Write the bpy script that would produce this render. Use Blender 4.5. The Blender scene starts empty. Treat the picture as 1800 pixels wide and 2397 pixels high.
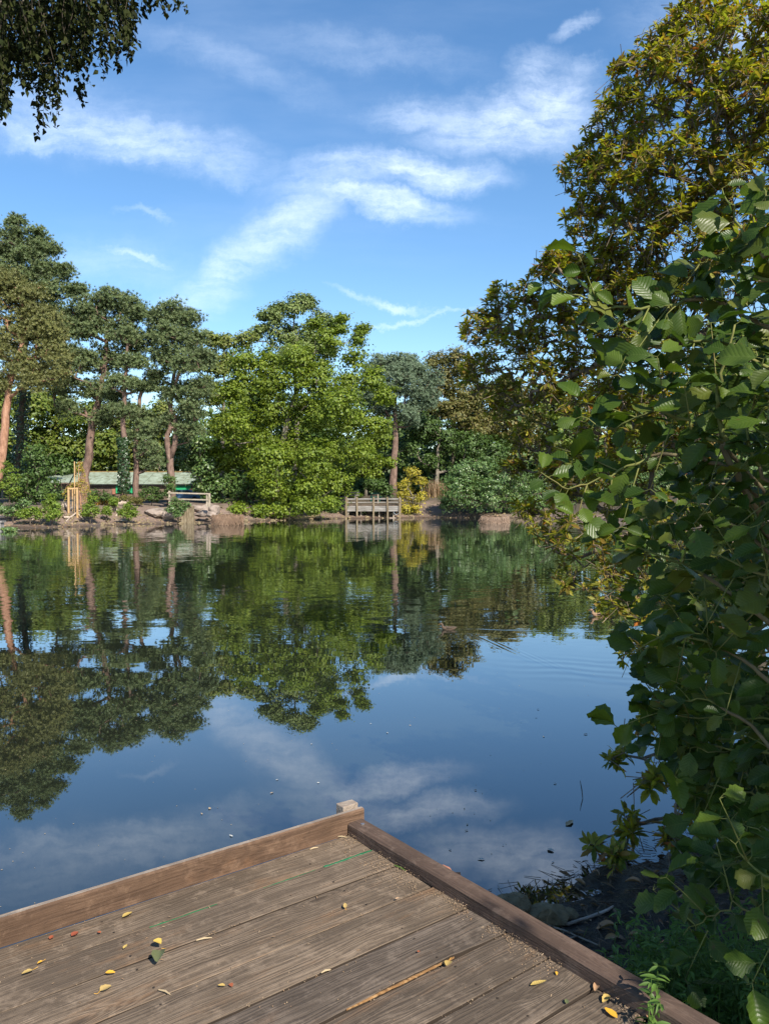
import bpy, bmesh, math, random
import numpy as np
from mathutils import Vector, Matrix, noise as mnoise
random.seed(7); RNG = np.random.default_rng(11)
C = bpy.context.scene.collection
PI = math.pi
# ------------------------------------------------------------------ camera, sky, sun
FPX = 1810.0; HY = 1157.0; CAMH = 2.6; DECK = 1.0; K = 1.21
PITCH = math.atan((1198.5 - HY) / FPX)
cam = bpy.data.cameras.new('camera'); camo = bpy.data.objects.new('camera', cam); C.objects.link(camo)
camo.location = (0, 0, CAMH); camo.rotation_euler = (PI/2 - PITCH, 0, 0)
cam.sensor_fit = 'HORIZONTAL'; cam.sensor_width = 36; cam.lens = 36 * FPX / 1800
cam.clip_start = 0.05; cam.clip_end = 4000
S = bpy.context.scene; S.camera = camo
S.render.resolution_x = 768; S.render.resolution_y = 1024
S.view_settings.view_transform = 'Standard'; S.view_settings.look = 'None'
S.view_settings.gamma = 1; S.view_settings.use_curve_mapping = False
S.view_settings.exposure = 1.0
SUN_EL = math.radians(41); SUN_D = Vector((0.50, -0.866, 0)).normalized()
sv = Vector((SUN_D.x*math.cos(SUN_EL), SUN_D.y*math.cos(SUN_EL), math.sin(SUN_EL)))
sl = bpy.data.lights.new('sun', 'SUN'); sl.energy = 4.6; sl.angle = math.radians(0.5); sl.color = (1, 0.93, 0.82)
so = bpy.data.objects.new('sun', sl); C.objects.link(so); so.rotation_euler = sv.to_track_quat('Z', 'Y').to_euler()
W = bpy.data.worlds.new('World'); S.world = W; W.use_nodes = True

def P(px, py, D):
    a = (px - 900) / FPX; b = (1198.5 - py) / FPX
    y = math.cos(PITCH) + b*math.sin(PITCH); z = -math.sin(PITCH) + b*math.cos(PITCH)
    return Vector((a*D/y, D, CAMH + z*D/y))
def G(px, py, z):
    p = P(px, py, 1.0); return P(px, py, (z - CAMH) / (p.z - CAMH))

class NT:
    def __init__(s, tree): s.t = tree; s.n = tree.nodes; s.l = tree.links
    def new(s, typ, **kw):
        n = s.n.new(typ)
        for k, v in kw.items(): setattr(n, k, v)
        return n
    def put(s, sock, v):
        if isinstance(v, bpy.types.NodeSocket): s.l.new(v, sock)
        elif v is not None: sock.default_value = v
    def m(s, op, a, b=None, c=None, clamp=False):
        n = s.new('ShaderNodeMath', operation=op, use_clamp=clamp)
        for i, v in enumerate((a, b, c)): s.put(n.inputs[i], v)
        return n.outputs[0]
    def v(s, op, a, b=None):
        n = s.new('ShaderNodeVectorMath', operation=op)
        s.put(n.inputs[0], a)
        if b is not None: s.put(n.inputs[3 if op == 'SCALE' else 1], b)
        return n.outputs[1] if op in ('LENGTH', 'DOT_PRODUCT') else n.outputs[0]
    def noise(s, vec, scale=5, detail=3, rough=.5, dist=0, out=0):
        n = s.new('ShaderNodeTexNoise')
        if vec is not None: s.put(n.inputs['Vector'], vec)
        n.inputs['Scale'].default_value = scale; n.inputs['Detail'].default_value = detail
        n.inputs['Roughness'].default_value = rough; n.inputs['Distortion'].default_value = dist
        return n.outputs[out]
    def ramp(s, f, cols, interp='LINEAR'):
        n = s.new('ShaderNodeValToRGB'); e = n.color_ramp.elements; n.color_ramp.interpolation = interp
        while len(e) < len(cols): e.new(0.5)
        for i, (p, c) in enumerate(cols):
            e[i].position = p
            if not isinstance(c, (tuple, list)): c = (c, c, c)
            e[i].color = (*c[:3], 1)
        s.put(n.inputs[0], f); return n.outputs[0]
    def mix(s, f, a, b, mode='MIX'):
        n = s.new('ShaderNodeMix', data_type='RGBA', blend_type=mode)
        s.put(n.inputs[0], f); s.put(n.inputs[6], a if not isinstance(a, tuple) else (*a[:3], 1)); s.put(n.inputs[7], b if not isinstance(b, tuple) else (*b[:3], 1))
        return n.outputs[2]
    def maprange(s, v, a, b, c=0, d=1, smooth=True):
        n = s.new('ShaderNodeMapRange', interpolation_type='SMOOTHSTEP' if smooth else 'LINEAR')
        s.put(n.inputs[0], v)
        for i, x in enumerate((a, b, c, d)): n.inputs[1+i].default_value = x
        return n.outputs[0]
    def mapping(s, vec, loc=(0,0,0), rot=(0,0,0), scale=(1,1,1), typ='POINT'):
        n = s.new('ShaderNodeMapping', vector_type=typ); s.put(n.inputs[0], vec)
        n.inputs[1].default_value = loc; n.inputs[2].default_value = rot; n.inputs[3].default_value = scale
        return n.outputs[0]
    def comb(s, x, y, z):
        n = s.new('ShaderNodeCombineXYZ')
        for i, v in enumerate((x, y, z)): s.put(n.inputs[i], v)
        return n.outputs[0]
    def sep(s, v):
        n = s.new('ShaderNodeSeparateXYZ'); s.put(n.inputs[0], v); return n.outputs
    def bump(s, h, strength=.3, dist=.01, normal=None):
        n = s.new('ShaderNodeBump'); n.inputs['Strength'].default_value = strength; n.inputs['Distance'].default_value = dist
        s.put(n.inputs['Height'], h)
        if normal is not None: s.put(n.inputs['Normal'], normal)
        return n.outputs[0]

# world: clear sky with thin wind-drawn cirrus
nt = NT(W.node_tree); bg = nt.n['Background']
sky = nt.new('ShaderNodeTexSky', sky_type='NISHITA'); sky.sun_disc = False
sky.sun_elevation = SUN_EL; sky.sun_rotation = math.atan2(SUN_D.x, SUN_D.y)
sky.air_density = 1.0; sky.dust_density = 0.25; sky.ozone_density = 1.6
hs = nt.new('ShaderNodeHueSaturation'); hs.inputs['Saturation'].default_value = 1.22; hs.inputs['Value'].default_value = 1.0
nt.put(hs.inputs['Color'], sky.outputs[0])
tc = nt.new('ShaderNodeTexCoord').outputs['Generated']
xyz = nt.sep(tc); ya = nt.m('MAXIMUM', nt.m('ABSOLUTE', xyz[1]), 0.12)
uv = nt.comb(nt.m('DIVIDE', xyz[0], ya), nt.m('DIVIDE', nt.m('ABSOLUTE', xyz[2]), ya), 0.0)
wob = nt.v('SCALE', nt.v('SUBTRACT', nt.noise(uv, 6, 10, .68, 0, 1), (.5, .5, .5)), 0.11)
wuv = nt.v('ADD', uv, wob)
CL = [(300,318,360,62,-12,.75),(110,325,210,30,-5,.6),(330,360,150,26,-12,.6),(520,385,130,38,-16,.45),(150,270,330,90,-8,.35),(650,545,190,62,32,.75),(540,625,150,52,44,.72),
      (470,700,130,60,35,.5),(740,440,120,60,10,.5),(880,478,190,40,-7,1.05),(990,405,190,40,-5,.95),(830,405,160,52,0,.6),(1190,290,210,75,6,.95),(1290,250,120,95,30,.95),(1260,180,75,60,20,.6),
      (1030,280,190,45,-6,.55),(930,712,70,13,-8,.9),(850,690,80,11,-12,.5),(960,750,150,8,14,.5),(330,602,90,14,-20,.6),(280,620,200,60,-10,.25),
      (1350,65,60,22,25,.5),(1740,60,260,130,0,.5),(860,130,300,40,-10,.2),(560,150,250,40,-20,.2),(1370,160,40,30,0,.4),(340,505,60,10,-8,.25)]
tot = None
for (cx, cy, A, B, ang, w) in CL:
    mp = nt.mapping(wuv, ((cx-900)/FPX, (HY-cy)/FPX, 0), (0, 0, math.radians(ang)), (A/FPX, B/FPX, 1), 'TEXTURE')
    d = nt.maprange(nt.v('LENGTH', mp), 0.1, 1.45, w, 0)
    tot = d if tot is None else nt.m('MAXIMUM', tot, d)
fib = nt.noise(nt.mapping(nt.v('ADD', uv, nt.v('SCALE', wob, .6)), (0,0,0), (0,0,math.radians(12)), (3.0, 17, 1)), 3.0, 12, .68)
puf = nt.noise(uv, 30, 12, .7)
tex = nt.m('ADD', nt.m('MULTIPLY', fib, .62), nt.m('MULTIPLY', puf, .38))
cf = nt.m('MULTIPLY', tot, nt.maprange(tex, .30, .66, .22, 1.0))
veil = nt.m('MULTIPLY', nt.maprange(nt.noise(nt.mapping(uv, (3,1,0), (0,0,.2), (1, 4, 1)), 1.4, 6, .6), .48, .85, 0, .14), 1.0)
cf = nt.m('MINIMUM', nt.m('ADD', cf, veil), 1.0)
cf = nt.m('MULTIPLY', cf, .64)
colr = nt.mix(cf, hs.outputs[0], (6.6, 7.4, 8.6))
nt.put(bg.inputs[0], colr); bg.inputs[1].default_value = 0.104

# ------------------------------------------------------------------ object helpers
def mesh_np(name, V, F, UV=None, smooth=False, mats=None, midx=None):
    V = np.asarray(V, np.float32); F = np.asarray(F, np.int32); me = bpy.data.meshes.new(name)
    n, k = F.shape
    me.vertices.add(len(V)); me.vertices.foreach_set('co', V.ravel())
    me.loops.add(n*k); me.loops.foreach_set('vertex_index', F.ravel())
    me.polygons.add(n); me.polygons.foreach_set('loop_start', np.arange(0, n*k, k, dtype=np.int32))
    me.polygons.foreach_set('loop_total', np.full(n, k, np.int32))
    if midx is not None: me.polygons.foreach_set('material_index', np.asarray(midx, np.int32))
    me.polygons.foreach_set('use_smooth', np.full(n, bool(smooth)))
    if UV is not None:
        u = me.uv_layers.new(name='UVMap'); u.data.foreach_set('uv', np.asarray(UV, np.float32)[F.ravel()].ravel())
    me.update(calc_edges=True); 
    for m in (mats or []): me.materials.append(m)
    return me
def link(name, me, parent=None, loc=None):
    o = bpy.data.objects.new(name, me); C.objects.link(o)
    if parent is not None:
        o.parent = parent; o.matrix_parent_inverse = parent.matrix_world.inverted() if parent.type == 'EMPTY' else Matrix()
    if loc is not None: o.location = loc
    return o
def tag(o, label=None, cat=None, group=None, kind=None):
    if label: o['label'] = label
    if cat: o['category'] = cat
    if group: o['group'] = group
    if kind: o['kind'] = kind
    return o
def thing(name, label, cat, loc=(0,0,0), group=None, rz=0):
    o = bpy.data.objects.new(name, None); C.objects.link(o); o.empty_display_size = .1
    o.location = loc; o.rotation_euler = (0, 0, rz); o.matrix_world = Matrix.Translation(Vector(loc)) @ Matrix.Rotation(rz, 4, 'Z')
    return tag(o, label, cat, group)

class MB:
    """collects boxes, tubes and lofts into one mesh (quads + tris)"""
    def __init__(s): s.v = []; s.f = []
    def add(s, vs, fs):
        o = len(s.v); s.v += [tuple(v) for v in vs]; s.f += [tuple(i+o for i in f) for f in fs]
    def box(s, c, size, M=None, jit=0):
        hx, hy, hz = size[0]/2, size[1]/2, size[2]/2; vs = []
        for dz in (-1, 1):
            for dy in (-1, 1):
                for dx in (-1, 1):
                    v = Vector((dx*hx, dy*hy, dz*hz))
                    if jit: v += Vector([random.uniform(-jit, jit) for _ in range(3)])
                    if M is not None: v = M @ v
                    vs.append(v + Vector(c))
        s.add(vs, [(0,2,3,1),(4,5,7,6),(0,1,5,4),(2,6,7,3),(0,4,6,2),(1,3,7,5)])
    def bar(s, a, b, w, h, jit=0):
        a = Vector(a); b = Vector(b); d = b - a; L = d.length
        q = d.to_track_quat('X', 'Z').to_matrix()
        s.box((a+b)/2, (L, w, h), q, jit)
    def tube(s, pts, rad, n=8, cap=True, ry=None, wob=0):
        pts = [Vector(p) for p in pts]; m = len(pts); vs = []; up = Vector((0, 0, 1)); prev = None
        for i, p in enumerate(pts):
            t = (pts[min(i+1, m-1)] - pts[max(i-1, 0)]).normalized()
            if prev is None:
                a = t.cross(up if abs(t.z) < .9 else Vector((1, 0, 0))).normalized()
            else: a = (prev - t*prev.dot(t)).normalized()
            prev = a; b = t.cross(a); r = rad[i] if hasattr(rad, '__len__') else rad; r2 = ry[i] if ry else r
            for k in range(n):
                th = 2*PI*k/n; w = 1 + (random.uniform(-wob, wob) if wob else 0)
                vs.append(p + a*math.cos(th)*r*w + b*math.sin(th)*r2*w)
        fs = [(i*n+k, i*n+(k+1) % n, (i+1)*n+(k+1) % n, (i+1)*n+k) for i in range(m-1) for k in range(n)]
        if cap: fs.append(tuple(range(n-1, -1, -1))); fs.append(tuple(range((m-1)*n, m*n)))
        s.add(vs, fs)
    def mesh(s, name, mat=None, smooth=False):
        me = bpy.data.meshes.new(name); me.from_pydata(s.v, [], s.f)
        if mat: me.materials.append(mat)
        if smooth: me.polygons.foreach_set('use_smooth', [True]*len(me.polygons))
        me.update(); return me
    def build(s, name, mat, parent=None, smooth=False, bevel=0):
        o = link(name, s.mesh(name, mat, smooth), parent)
        if bevel:
            b = o.modifiers.new('bevel', 'BEVEL'); b.width = bevel; b.segments = 2; b.limit_method = 'ANGLE'
        return o

def unit(a): return a / np.maximum(np.linalg.norm(a, axis=-1, keepdims=True), 1e-9)
def leaves(c, nrm, size, T, TF, TUV=None, axis=None):
    """place a leaf template at every centre; template x across, y along, z normal"""
    c = np.asarray(c); N = len(c); z = unit(nrm)
    a = RNG.normal(size=(N, 3)) if axis is None else axis
    y = unit(a - z*np.sum(a*z, 1, keepdims=True)); x = np.cross(y, z)
    s = np.broadcast_to(np.asarray(size, float), (N,))[:, None, None]
    V = c[:, None, :] + s*(T[None, :, 0:1]*x[:, None, :] + T[None, :, 1:2]*y[:, None, :] + T[None, :, 2:3]*z[:, None, :])
    F = (TF[None, :, :] + (np.arange(N)*len(T))[:, None, None]).reshape(-1, TF.shape[1])
    return V.reshape(-1, 3), F, (np.tile(TUV, (N, 1)) if TUV is not None else None)
def prisms(P0, P1, r0, r1, n=5):
    P0 = np.asarray(P0); P1 = np.asarray(P1); N = len(P0); t = unit(P1-P0)
    ref = np.where(np.abs(t[:, 2:3]) < .9, np.array([[0, 0, 1.]]), np.array([[1., 0, 0]])); a = unit(np.cross(t, ref)); b = np.cross(t, a)
    th = np.arange(n)*2*PI/n; ring = np.cos(th)[None, :, None]*a[:, None, :] + np.sin(th)[None, :, None]*b[:, None, :]
    V = np.concatenate([P0[:, None, :] + ring*np.asarray(r0)[:, None, None], P1[:, None, :] + ring*np.asarray(r1)[:, None, None]], 1)
    k = np.arange(n); F = np.stack([k, (k+1) % n, (k+1) % n + n, k+n], 1)
    return V.reshape(-1, 3), (F[None] + (np.arange(N)*2*n)[:, None, None]).reshape(-1, 4)
def skeleton(tips, trunk, rtip, rbase, bias=.35, sides=5, jit=.12):
    """join every tip to the nearest limb; returns prism mesh and arrival directions at the tips"""
    trunk = np.asarray(trunk, float); base = trunk[0]
    n0 = len(trunk); cap = n0 + 2*len(tips)
    X = np.zeros((cap, 3)); par = np.full(cap, -1); pl = np.zeros(cap); X[:n0] = trunk
    for i in range(1, n0): par[i] = i-1; pl[i] = pl[i-1] + np.linalg.norm(X[i]-X[i-1])
    pl[:n0] *= .6; n = n0; order = np.argsort(np.linalg.norm(tips-base, axis=1)); tipid = np.zeros(len(tips), int)
    for k in order:
        d = np.linalg.norm(X[:n]-tips[k], axis=1); c = d + bias*pl[:n] + 0.4*np.maximum(0, X[:n, 2]-tips[k, 2])
        j = int(np.argmin(c)); L = d[j]; mid = (X[j]*.45+tips[k]*.55) + RNG.normal(size=3)*jit*L; mid[2] -= .06*L
        X[n] = mid; par[n] = j; pl[n] = pl[j]+L*.5; X[n+1] = tips[k]; par[n+1] = n; pl[n+1] = pl[j]+L; tipid[k] = n+1; n += 2
    w = np.zeros(n); w[tipid] = 1
    for i in range(n-1, 0, -1):
        if par[i] >= 0 and i >= n0: w[par[i]] += w[i]
    for i in range(n0-1, 0, -1): w[i-1] += w[i]
    r = rtip * np.power(np.maximum(w, 1), .44); r = np.minimum(r, rbase)
    tr = np.linspace(rbase, rbase*.25, n0); r[:n0] = np.maximum(tr*.75, np.minimum(r[:n0], tr))
    e = np.arange(1, n); pr = par[e]; rp = np.minimum(r[pr], r[e]*1.5)
    rp[:n0-1] = r[:n0-1]
    V, F = prisms(X[pr], X[e], rp, r[e], sides)
    return V, F, unit(tips - X[par[tipid]])

# ------------------------------------------------------------------ materials
def new_mat(name):
    m = bpy.data.materials.new(name); m.use_nodes = True; t = NT(m.node_tree)
    return m, t, t.n['Principled BSDF']
def leaf_mat(name, cols, rough=.5, trans=.35, nscale=.5, spec=.35, dark=None, veins=None, tcol=1.3, vary=.35):
    m, t, b = new_mat(name)
    geo = t.new('ShaderNodeNewGeometry'); oi = t.new('ShaderNodeObjectInfo'); co = t.new('ShaderNodeTexCoord').outputs['Object']
    r = t.m('FRACT', t.m('ADD', geo.outputs['Random Per Island'], oi.outputs['Random']))
    n = len(cols); c = t.ramp(r, [(i/(n-1) if n > 1 else 0, cc) for i, cc in enumerate(cols)])
    big = t.noise(geo.outputs['Position'], nscale, 2, .5)
    c = t.mix(t.maprange(big, .35, .7, 0, vary), c, dark or tuple(x*.45 for x in cols[0]))
    if veins:
        uv0 = t.new('ShaderNodeTexCoord').outputs['UV']; uvn = t.sep(t.v('ADD', uv0, t.v('SCALE', t.v('SUBTRACT', t.noise(t.v('ADD', uv0, t.comb(t.m('MULTIPLY', r, 31.), 0., 0.)), 3.5, 3, .5, 0, 1), (.5,.5,.5)), .09))); au = t.m('ABSOLUTE', t.m('SUBTRACT', uvn[0], .5))
        vv = t.m('SUBTRACT', uvn[1], t.m('MULTIPLY', au, 0.75)); fr = t.m('ABSOLUTE', t.m('SUBTRACT', t.m('FRACT', t.m('MULTIPLY', vv, 8.5)), .5))
        side = t.maprange(fr, .0, .13, 1, 0); midr = t.maprange(au, .006, .03, 1, 0)
        vein = t.m('MAXIMUM', side, midr); c = t.mix(t.m('MULTIPLY', vein, .30), c, veins); spot = t.noise(t.v('ADD', geo.outputs['Position'], (3., 1., 2.)), 26, 4, .6); c = t.mix(t.maprange(spot, .66, .72, 0, .7), c, (.09, .05, .02)); c = t.mix(t.maprange(t.noise(geo.outputs['Position'], 9, 3), .45, .75, 0, .4), c, tuple(x*.55 for x in cols[0]))
        pleat = t.m('MULTIPLY', t.m('POWER', t.m('MULTIPLY', fr, 2.0), .6), 1.0)
        bmp = t.bump(t.m('ADD', pleat, t.m('MULTIPLY', t.noise(t.new('ShaderNodeTexCoord').outputs['UV'], 18, 2), .35)), .28, .003); t.put(b.inputs['Normal'], bmp)
    t.put(b.inputs['Base Color'], c); b.inputs['Roughness'].default_value = rough; b.inputs['Specular IOR Level'].default_value = spec
    tr = t.new('ShaderNodeBsdfTranslucent'); tm = t.mix(1.0, c, (tcol, tcol*1.05, tcol*.45), 'MULTIPLY'); t.put(tr.inputs[0], tm)
    mx = t.new('ShaderNodeMixShader'); mx.inputs[0].default_value = trans
    t.l.new(b.outputs[0], mx.inputs[1]); t.l.new(tr.outputs[0], mx.inputs[2]); t.l.new(mx.outputs[0], t.n['Material Output'].inputs[0])
    return m
def rough_mat(name, cols, scale=6, rough=.85, bump=.5, bdist=.02, stretch=(1,1,1), detail=6, spec=.2, fleck=None):
    m, t, b = new_mat(name); geo = t.new('ShaderNodeTexCoord').outputs['Object']
    oi = t.new('ShaderNodeObjectInfo').outputs['Random']
    co = t.v('ADD', t.mapping(geo, scale=stretch), t.comb(t.m('MULTIPLY', oi, 37.), t.m('MULTIPLY', oi, 11.), 0.))
    a = t.noise(co, scale, detail, .6); n = len(cols)
    c = t.ramp(a, [(.28+.46*i/(n-1), cc) for i, cc in enumerate(cols)])
    h = t.noise(co, scale*3.3, detail, .65)
    c = t.mix(t.maprange(h, .55, .75, 0, .45), c, tuple(x*.45 for x in cols[0]))
    if fleck: c = t.mix(t.maprange(t.noise(co, scale*9, 2), .62, .7, 0, .8), c, fleck)
    t.put(b.inputs['Base Color'], c); b.inputs['Roughness'].default_value = rough; b.inputs['Specular IOR Level'].default_value = spec
    t.put(b.inputs['Normal'], t.bump(t.m('ADD', a, t.m('MULTIPLY', h, .6)), bump, bdist)); return m
def wood_mat(name, dark, mid, light, bump=.6, gs=1.0, knots=True, warm=None, rw=.2):
    m, t, b = new_mat(name); co = t.new('ShaderNodeTexCoord').outputs['Object']; oi = t.new('ShaderNodeObjectInfo').outputs['Random']
    off = t.comb(t.m('MULTIPLY', oi, 53.), t.m('MULTIPLY', oi, 17.), t.m('MULTIPLY', oi, 7.)); p = t.v('ADD', co, off)
    wv = t.noise(t.mapping(p, scale=(1.6, 5, 5)), 1.5, 3, .5, 0, 1); p2 = t.v('ADD', p, t.v('SCALE', t.v('SUBTRACT', wv, (.5,.5,.5)), .05))
    vor = t.new('ShaderNodeTexVoronoi', feature='F1'); t.put(vor.inputs['Vector'], t.mapping(p2, scale=(1.5, 5.5, 1))); vor.inputs['Scale'].default_value = 1.0
    kn = t.maprange(vor.outputs['Distance'], .0, .34, 1, 0)
    gy = t.sep(p2)[1]; ring = t.m('SINE', t.m('ADD', t.m('MULTIPLY', gy, 300*gs), t.m('ADD', t.m('MULTIPLY', kn, 30.), t.m('MULTIPLY', t.noise(t.mapping(p, scale=(.8, 9, 9)), 2, 3), 34.))))
    ring = t.maprange(ring, -1, 1, 0, 1)
    fine = t.noise(t.mapping(p2, scale=(4, 170*gs, 170*gs)), 1.0, 5, .6); fine2 = t.noise(t.mapping(p, scale=(1.2, 26, 26)), 1, 4, .6)
    blot = t.noise(p, 2.2, 5, .6); blot2 = t.noise(p, 14, 4, .7)
    g = t.m('ADD', t.m('MULTIPLY', ring, rw), t.m('ADD', t.m('MULTIPLY', fine, .42), t.m('MULTIPLY', fine2, .48)))
    c = t.ramp(g, [(.28, dark), (.52, mid), (.82, light)])
    c = t.mix(t.maprange(blot, .38, .64, 0, .75), c, tuple(x*.55 for x in mid)); c = t.mix(t.maprange(blot2, .5, .72, 0, .5), c, light)
    if warm: c = t.mix(t.maprange(t.noise(t.mapping(p, (5,2,0), scale=(.7, 3, 1)), 2.6, 6, .75), .54, .74, 0, .6), c, warm)
    if knots: c = t.mix(t.maprange(kn, .72, .95, 0, .6), c, tuple(x*.6 for x in dark))
    c = t.mix(1.0, c, t.ramp(oi, [(0, (.78,.78,.8)), (.5, (1,.97,.93)), (1, (1.15,1.1,1.02))]), 'MULTIPLY')
    c = t.mix(t.maprange(t.noise(p, 60, 3, .7), .55, .72, 0, .35), c, dark)
    t.put(b.inputs['Base Color'], c); b.inputs['Roughness'].default_value = .85; b.inputs['Specular IOR Level'].default_value = .2
    h = t.m('ADD', t.m('ADD', t.m('MULTIPLY', ring, .25), fine), t.m('MULTIPLY', blot2, .5)); t.put(b.inputs['Normal'], t.bump(h, bump, .006)); return m
def flat_mat(name, col, rough=.6, metal=0, nb=None, spec=.3):
    m, t, b = new_mat(name); co = t.new('ShaderNodeTexCoord').outputs['Object']; n = t.noise(co, nb or 9, 5, .6)
    t.put(b.inputs['Base Color'], t.mix(t.maprange(n, .35, .7, 0, .45), col, tuple(x*.6 for x in col))); b.inputs['Roughness'].default_value = rough
    b.inputs['Metallic'].default_value = metal; b.inputs['Specular IOR Level'].default_value = spec; return m

M = {}
M['maple'] = leaf_mat('maple_leaf', [(.12,.175,.014),(.18,.24,.02),(.09,.145,.016),(.23,.27,.028)], nscale=.35)
M['oak'] = leaf_mat('oak_leaf', [(.14,.19,.05),(.17,.21,.06),(.10,.15,.04)], trans=.2)
M['pale'] = leaf_mat('pale_leaf', [(.18,.21,.045),(.14,.19,.035),(.25,.25,.065)], trans=.35)
M['wood_tree'] = leaf_mat('woodland_leaf', [(.09,.14,.02),(.14,.185,.028),(.19,.22,.035)], trans=.35, nscale=.22)
M['darkleaf'] = leaf_mat('dark_leaf', [(.055,.10,.02),(.08,.135,.026),(.042,.08,.018)], trans=.22)
M['bush'] = leaf_mat('bush_leaf', [(.085,.155,.042),(.115,.19,.05),(.06,.12,.032),(.17,.22,.06)], trans=.22, spec=.5, rough=.4)
M['olive'] = leaf_mat('olive_leaf', [(.15,.14,.04),(.12,.13,.03),(.20,.15,.05)], trans=.3)
M['yellow'] = leaf_mat('yellow_leaf', [(.36,.28,.02),(.26,.25,.02),(.45,.34,.04),(.15,.18,.03)], trans=.3, vary=.2)
M['lime'] = leaf_mat('lime_leaf', [(.15,.22,.02),(.10,.17,.02),(.2,.25,.03)], trans=.35)
M['golden'] = leaf_mat('golden_willow_leaf', [(.38,.30,.03),(.30,.28,.04),(.42,.28,.05)], trans=.35)
M['ivy'] = leaf_mat('ivy_leaf', [(.02,.045,.012),(.03,.06,.015)], trans=.1, spec=.5, rough=.35)
M['needle'] = leaf_mat('pine_needle', [(.13,.18,.075),(.16,.205,.085),(.09,.135,.055),(.20,.22,.09)], trans=.15, nscale=.4, vary=.45)
M['needle_warm'] = leaf_mat('pine_needle_warm', [(.16,.175,.06),(.19,.185,.06),(.12,.14,.05)], trans=.15, nscale=.4)
M['needle_blue'] = leaf_mat('pine_needle_blue', [(.15,.21,.13),(.18,.24,.15),(.12,.17,.10)], trans=.12, nscale=.4)
M['rhodo'] = leaf_mat('rhododendron_leaf', [(.13,.165,.02),(.25,.25,.025),(.35,.31,.03),(.11,.145,.02),(.36,.30,.03),(.15,.18,.022),(.27,.15,.03),(.10,.14,.02),(.22,.11,.03)], rough=.5, trans=.46, nscale=1.2, spec=.32, tcol=1.7)
M['rhodo_old'] = leaf_mat('rhododendron_withered_leaf', [(.42,.13,.02),(.30,.10,.02),(.45,.26,.03)], rough=.5, trans=.35, vary=.1)
M['seed'] = leaf_mat('rhododendron_seed_head', [(.42,.34,.08),(.33,.19,.07),(.48,.36,.10),(.26,.09,.03)], rough=.7, trans=.2, vary=.1)
M['alder'] = leaf_mat('alder_leaf', [(.036,.072,.009),(.06,.10,.011),(.024,.052,.009),(.09,.135,.015),(.04,.07,.014),(.13,.14,.02)], rough=.36, trans=.3, nscale=2, spec=.22, veins=(.11,.15,.04), tcol=1.6, vary=.15)
M['birch'] = leaf_mat('birch_leaf', [(.022,.03,.009),(.035,.042,.011),(.018,.022,.009)], rough=.8, trans=.08, vary=.1, spec=.08)
M['weed'] = leaf_mat('weed_leaf', [(.10,.19,.035),(.14,.24,.045),(.07,.13,.03)], trans=.3)
M['reed'] = leaf_mat('dry_reed', [(.30,.20,.11),(.22,.14,.075),(.38,.27,.16)], trans=.2, vary=.1)
M['straw'] = leaf_mat('wet_straw', [(.19,.115,.07),(.13,.08,.045),(.26,.17,.11),(.09,.05,.03)], trans=.1, vary=.1)
M['thatch'] = rough_mat('coir_thatch', [(.05,.03,.02),(.11,.068,.042),(.17,.11,.07)], 9, stretch=(3,3,.4), bump=1, bdist=.05)
M['bark_pine'] = rough_mat('pine_bark', [(.07,.045,.035),(.16,.105,.08),(.25,.165,.13)], 3, stretch=(1.4,1.4,.5), bump=1, bdist=.06)
M['bark_orange'] = rough_mat('pine_bark_orange', [(.15,.075,.045),(.30,.16,.10),(.40,.24,.16)], 3, stretch=(1.4,1.4,.5), bump=1, bdist=.06)
M['bark_grey'] = rough_mat('grey_bark', [(.08,.07,.055),(.17,.145,.11),(.28,.25,.2)], 4, stretch=(1.5,1.5,.5), bump=.8, bdist=.03)
M['bark_dark'] = rough_mat('dark_bark', [(.03,.025,.02),(.07,.055,.04),(.11,.085,.06)], 5, stretch=(1.5,1.5,.6), bump=.8, bdist=.02)
M['twig'] = rough_mat('rhododendron_bark', [(.06,.045,.03),(.15,.115,.08),(.26,.20,.14)], 10, bump=.4, bdist=.004)
M['alder_twig'] = rough_mat('alder_shoot', [(.10,.12,.03),(.15,.16,.045),(.13,.095,.04)], 4, bump=.2, bdist=.002)
M['alder_wood'] = rough_mat('alder_branch', [(.10,.08,.04),(.17,.13,.07),(.12,.12,.05)], 14, bump=.3, bdist=.003)
M['rock'] = rough_mat('sandstone', [(.10,.08,.065),(.24,.19,.155),(.34,.28,.235)], 1.6, bump=1, bdist=.08)
M['rock_dark'] = rough_mat('mossy_rock', [(.07,.058,.035),(.18,.14,.08),(.30,.22,.12)], 7, bump=1, bdist=.03)
M['drift'] = rough_mat('bleached_driftwood', [(.20,.15,.11),(.36,.29,.23),(.5,.42,.35)], 5, stretch=(.5,2,2), bump=.7, bdist=.02)
M['sawn'] = rough_mat('sawn_timber', [(.32,.20,.09),(.42,.27,.13),(.48,.32,.16)], 5, stretch=(1,1,.4), bump=.2, bdist=.005)
M['fence'] = rough_mat('weathered_fence', [(.20,.16,.115),(.29,.24,.18),(.36,.31,.24)], 4, bump=.3, bdist=.01)
M['grey_wood'] = rough_mat('silvered_timber', [(.10,.09,.08),(.20,.185,.165),(.32,.30,.28)], 2.2, stretch=(.4,2,3), bump=.6, bdist=.02)
M['post_wood'] = rough_mat('jetty_post', [(.08,.06,.035),(.17,.13,.08),(.25,.21,.14)], 4, stretch=(2,2,.5), bump=.6, bdist=.02)
M['green_paint'] = flat_mat('green_paint', (.012,.11,.045), .5)
M['green_wall'] = flat_mat('green_shed_paint', (.02,.30,.12), .6, nb=2)
M['dark_fence'] = flat_mat('dark_green_fence_paint', (.01,.07,.05), .5)
M['roof'] = rough_mat('green_roof_sheet', [(.10,.105,.06),(.21,.25,.19),(.28,.33,.26)], 1.2, bump=.2, bdist=.02)
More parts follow.
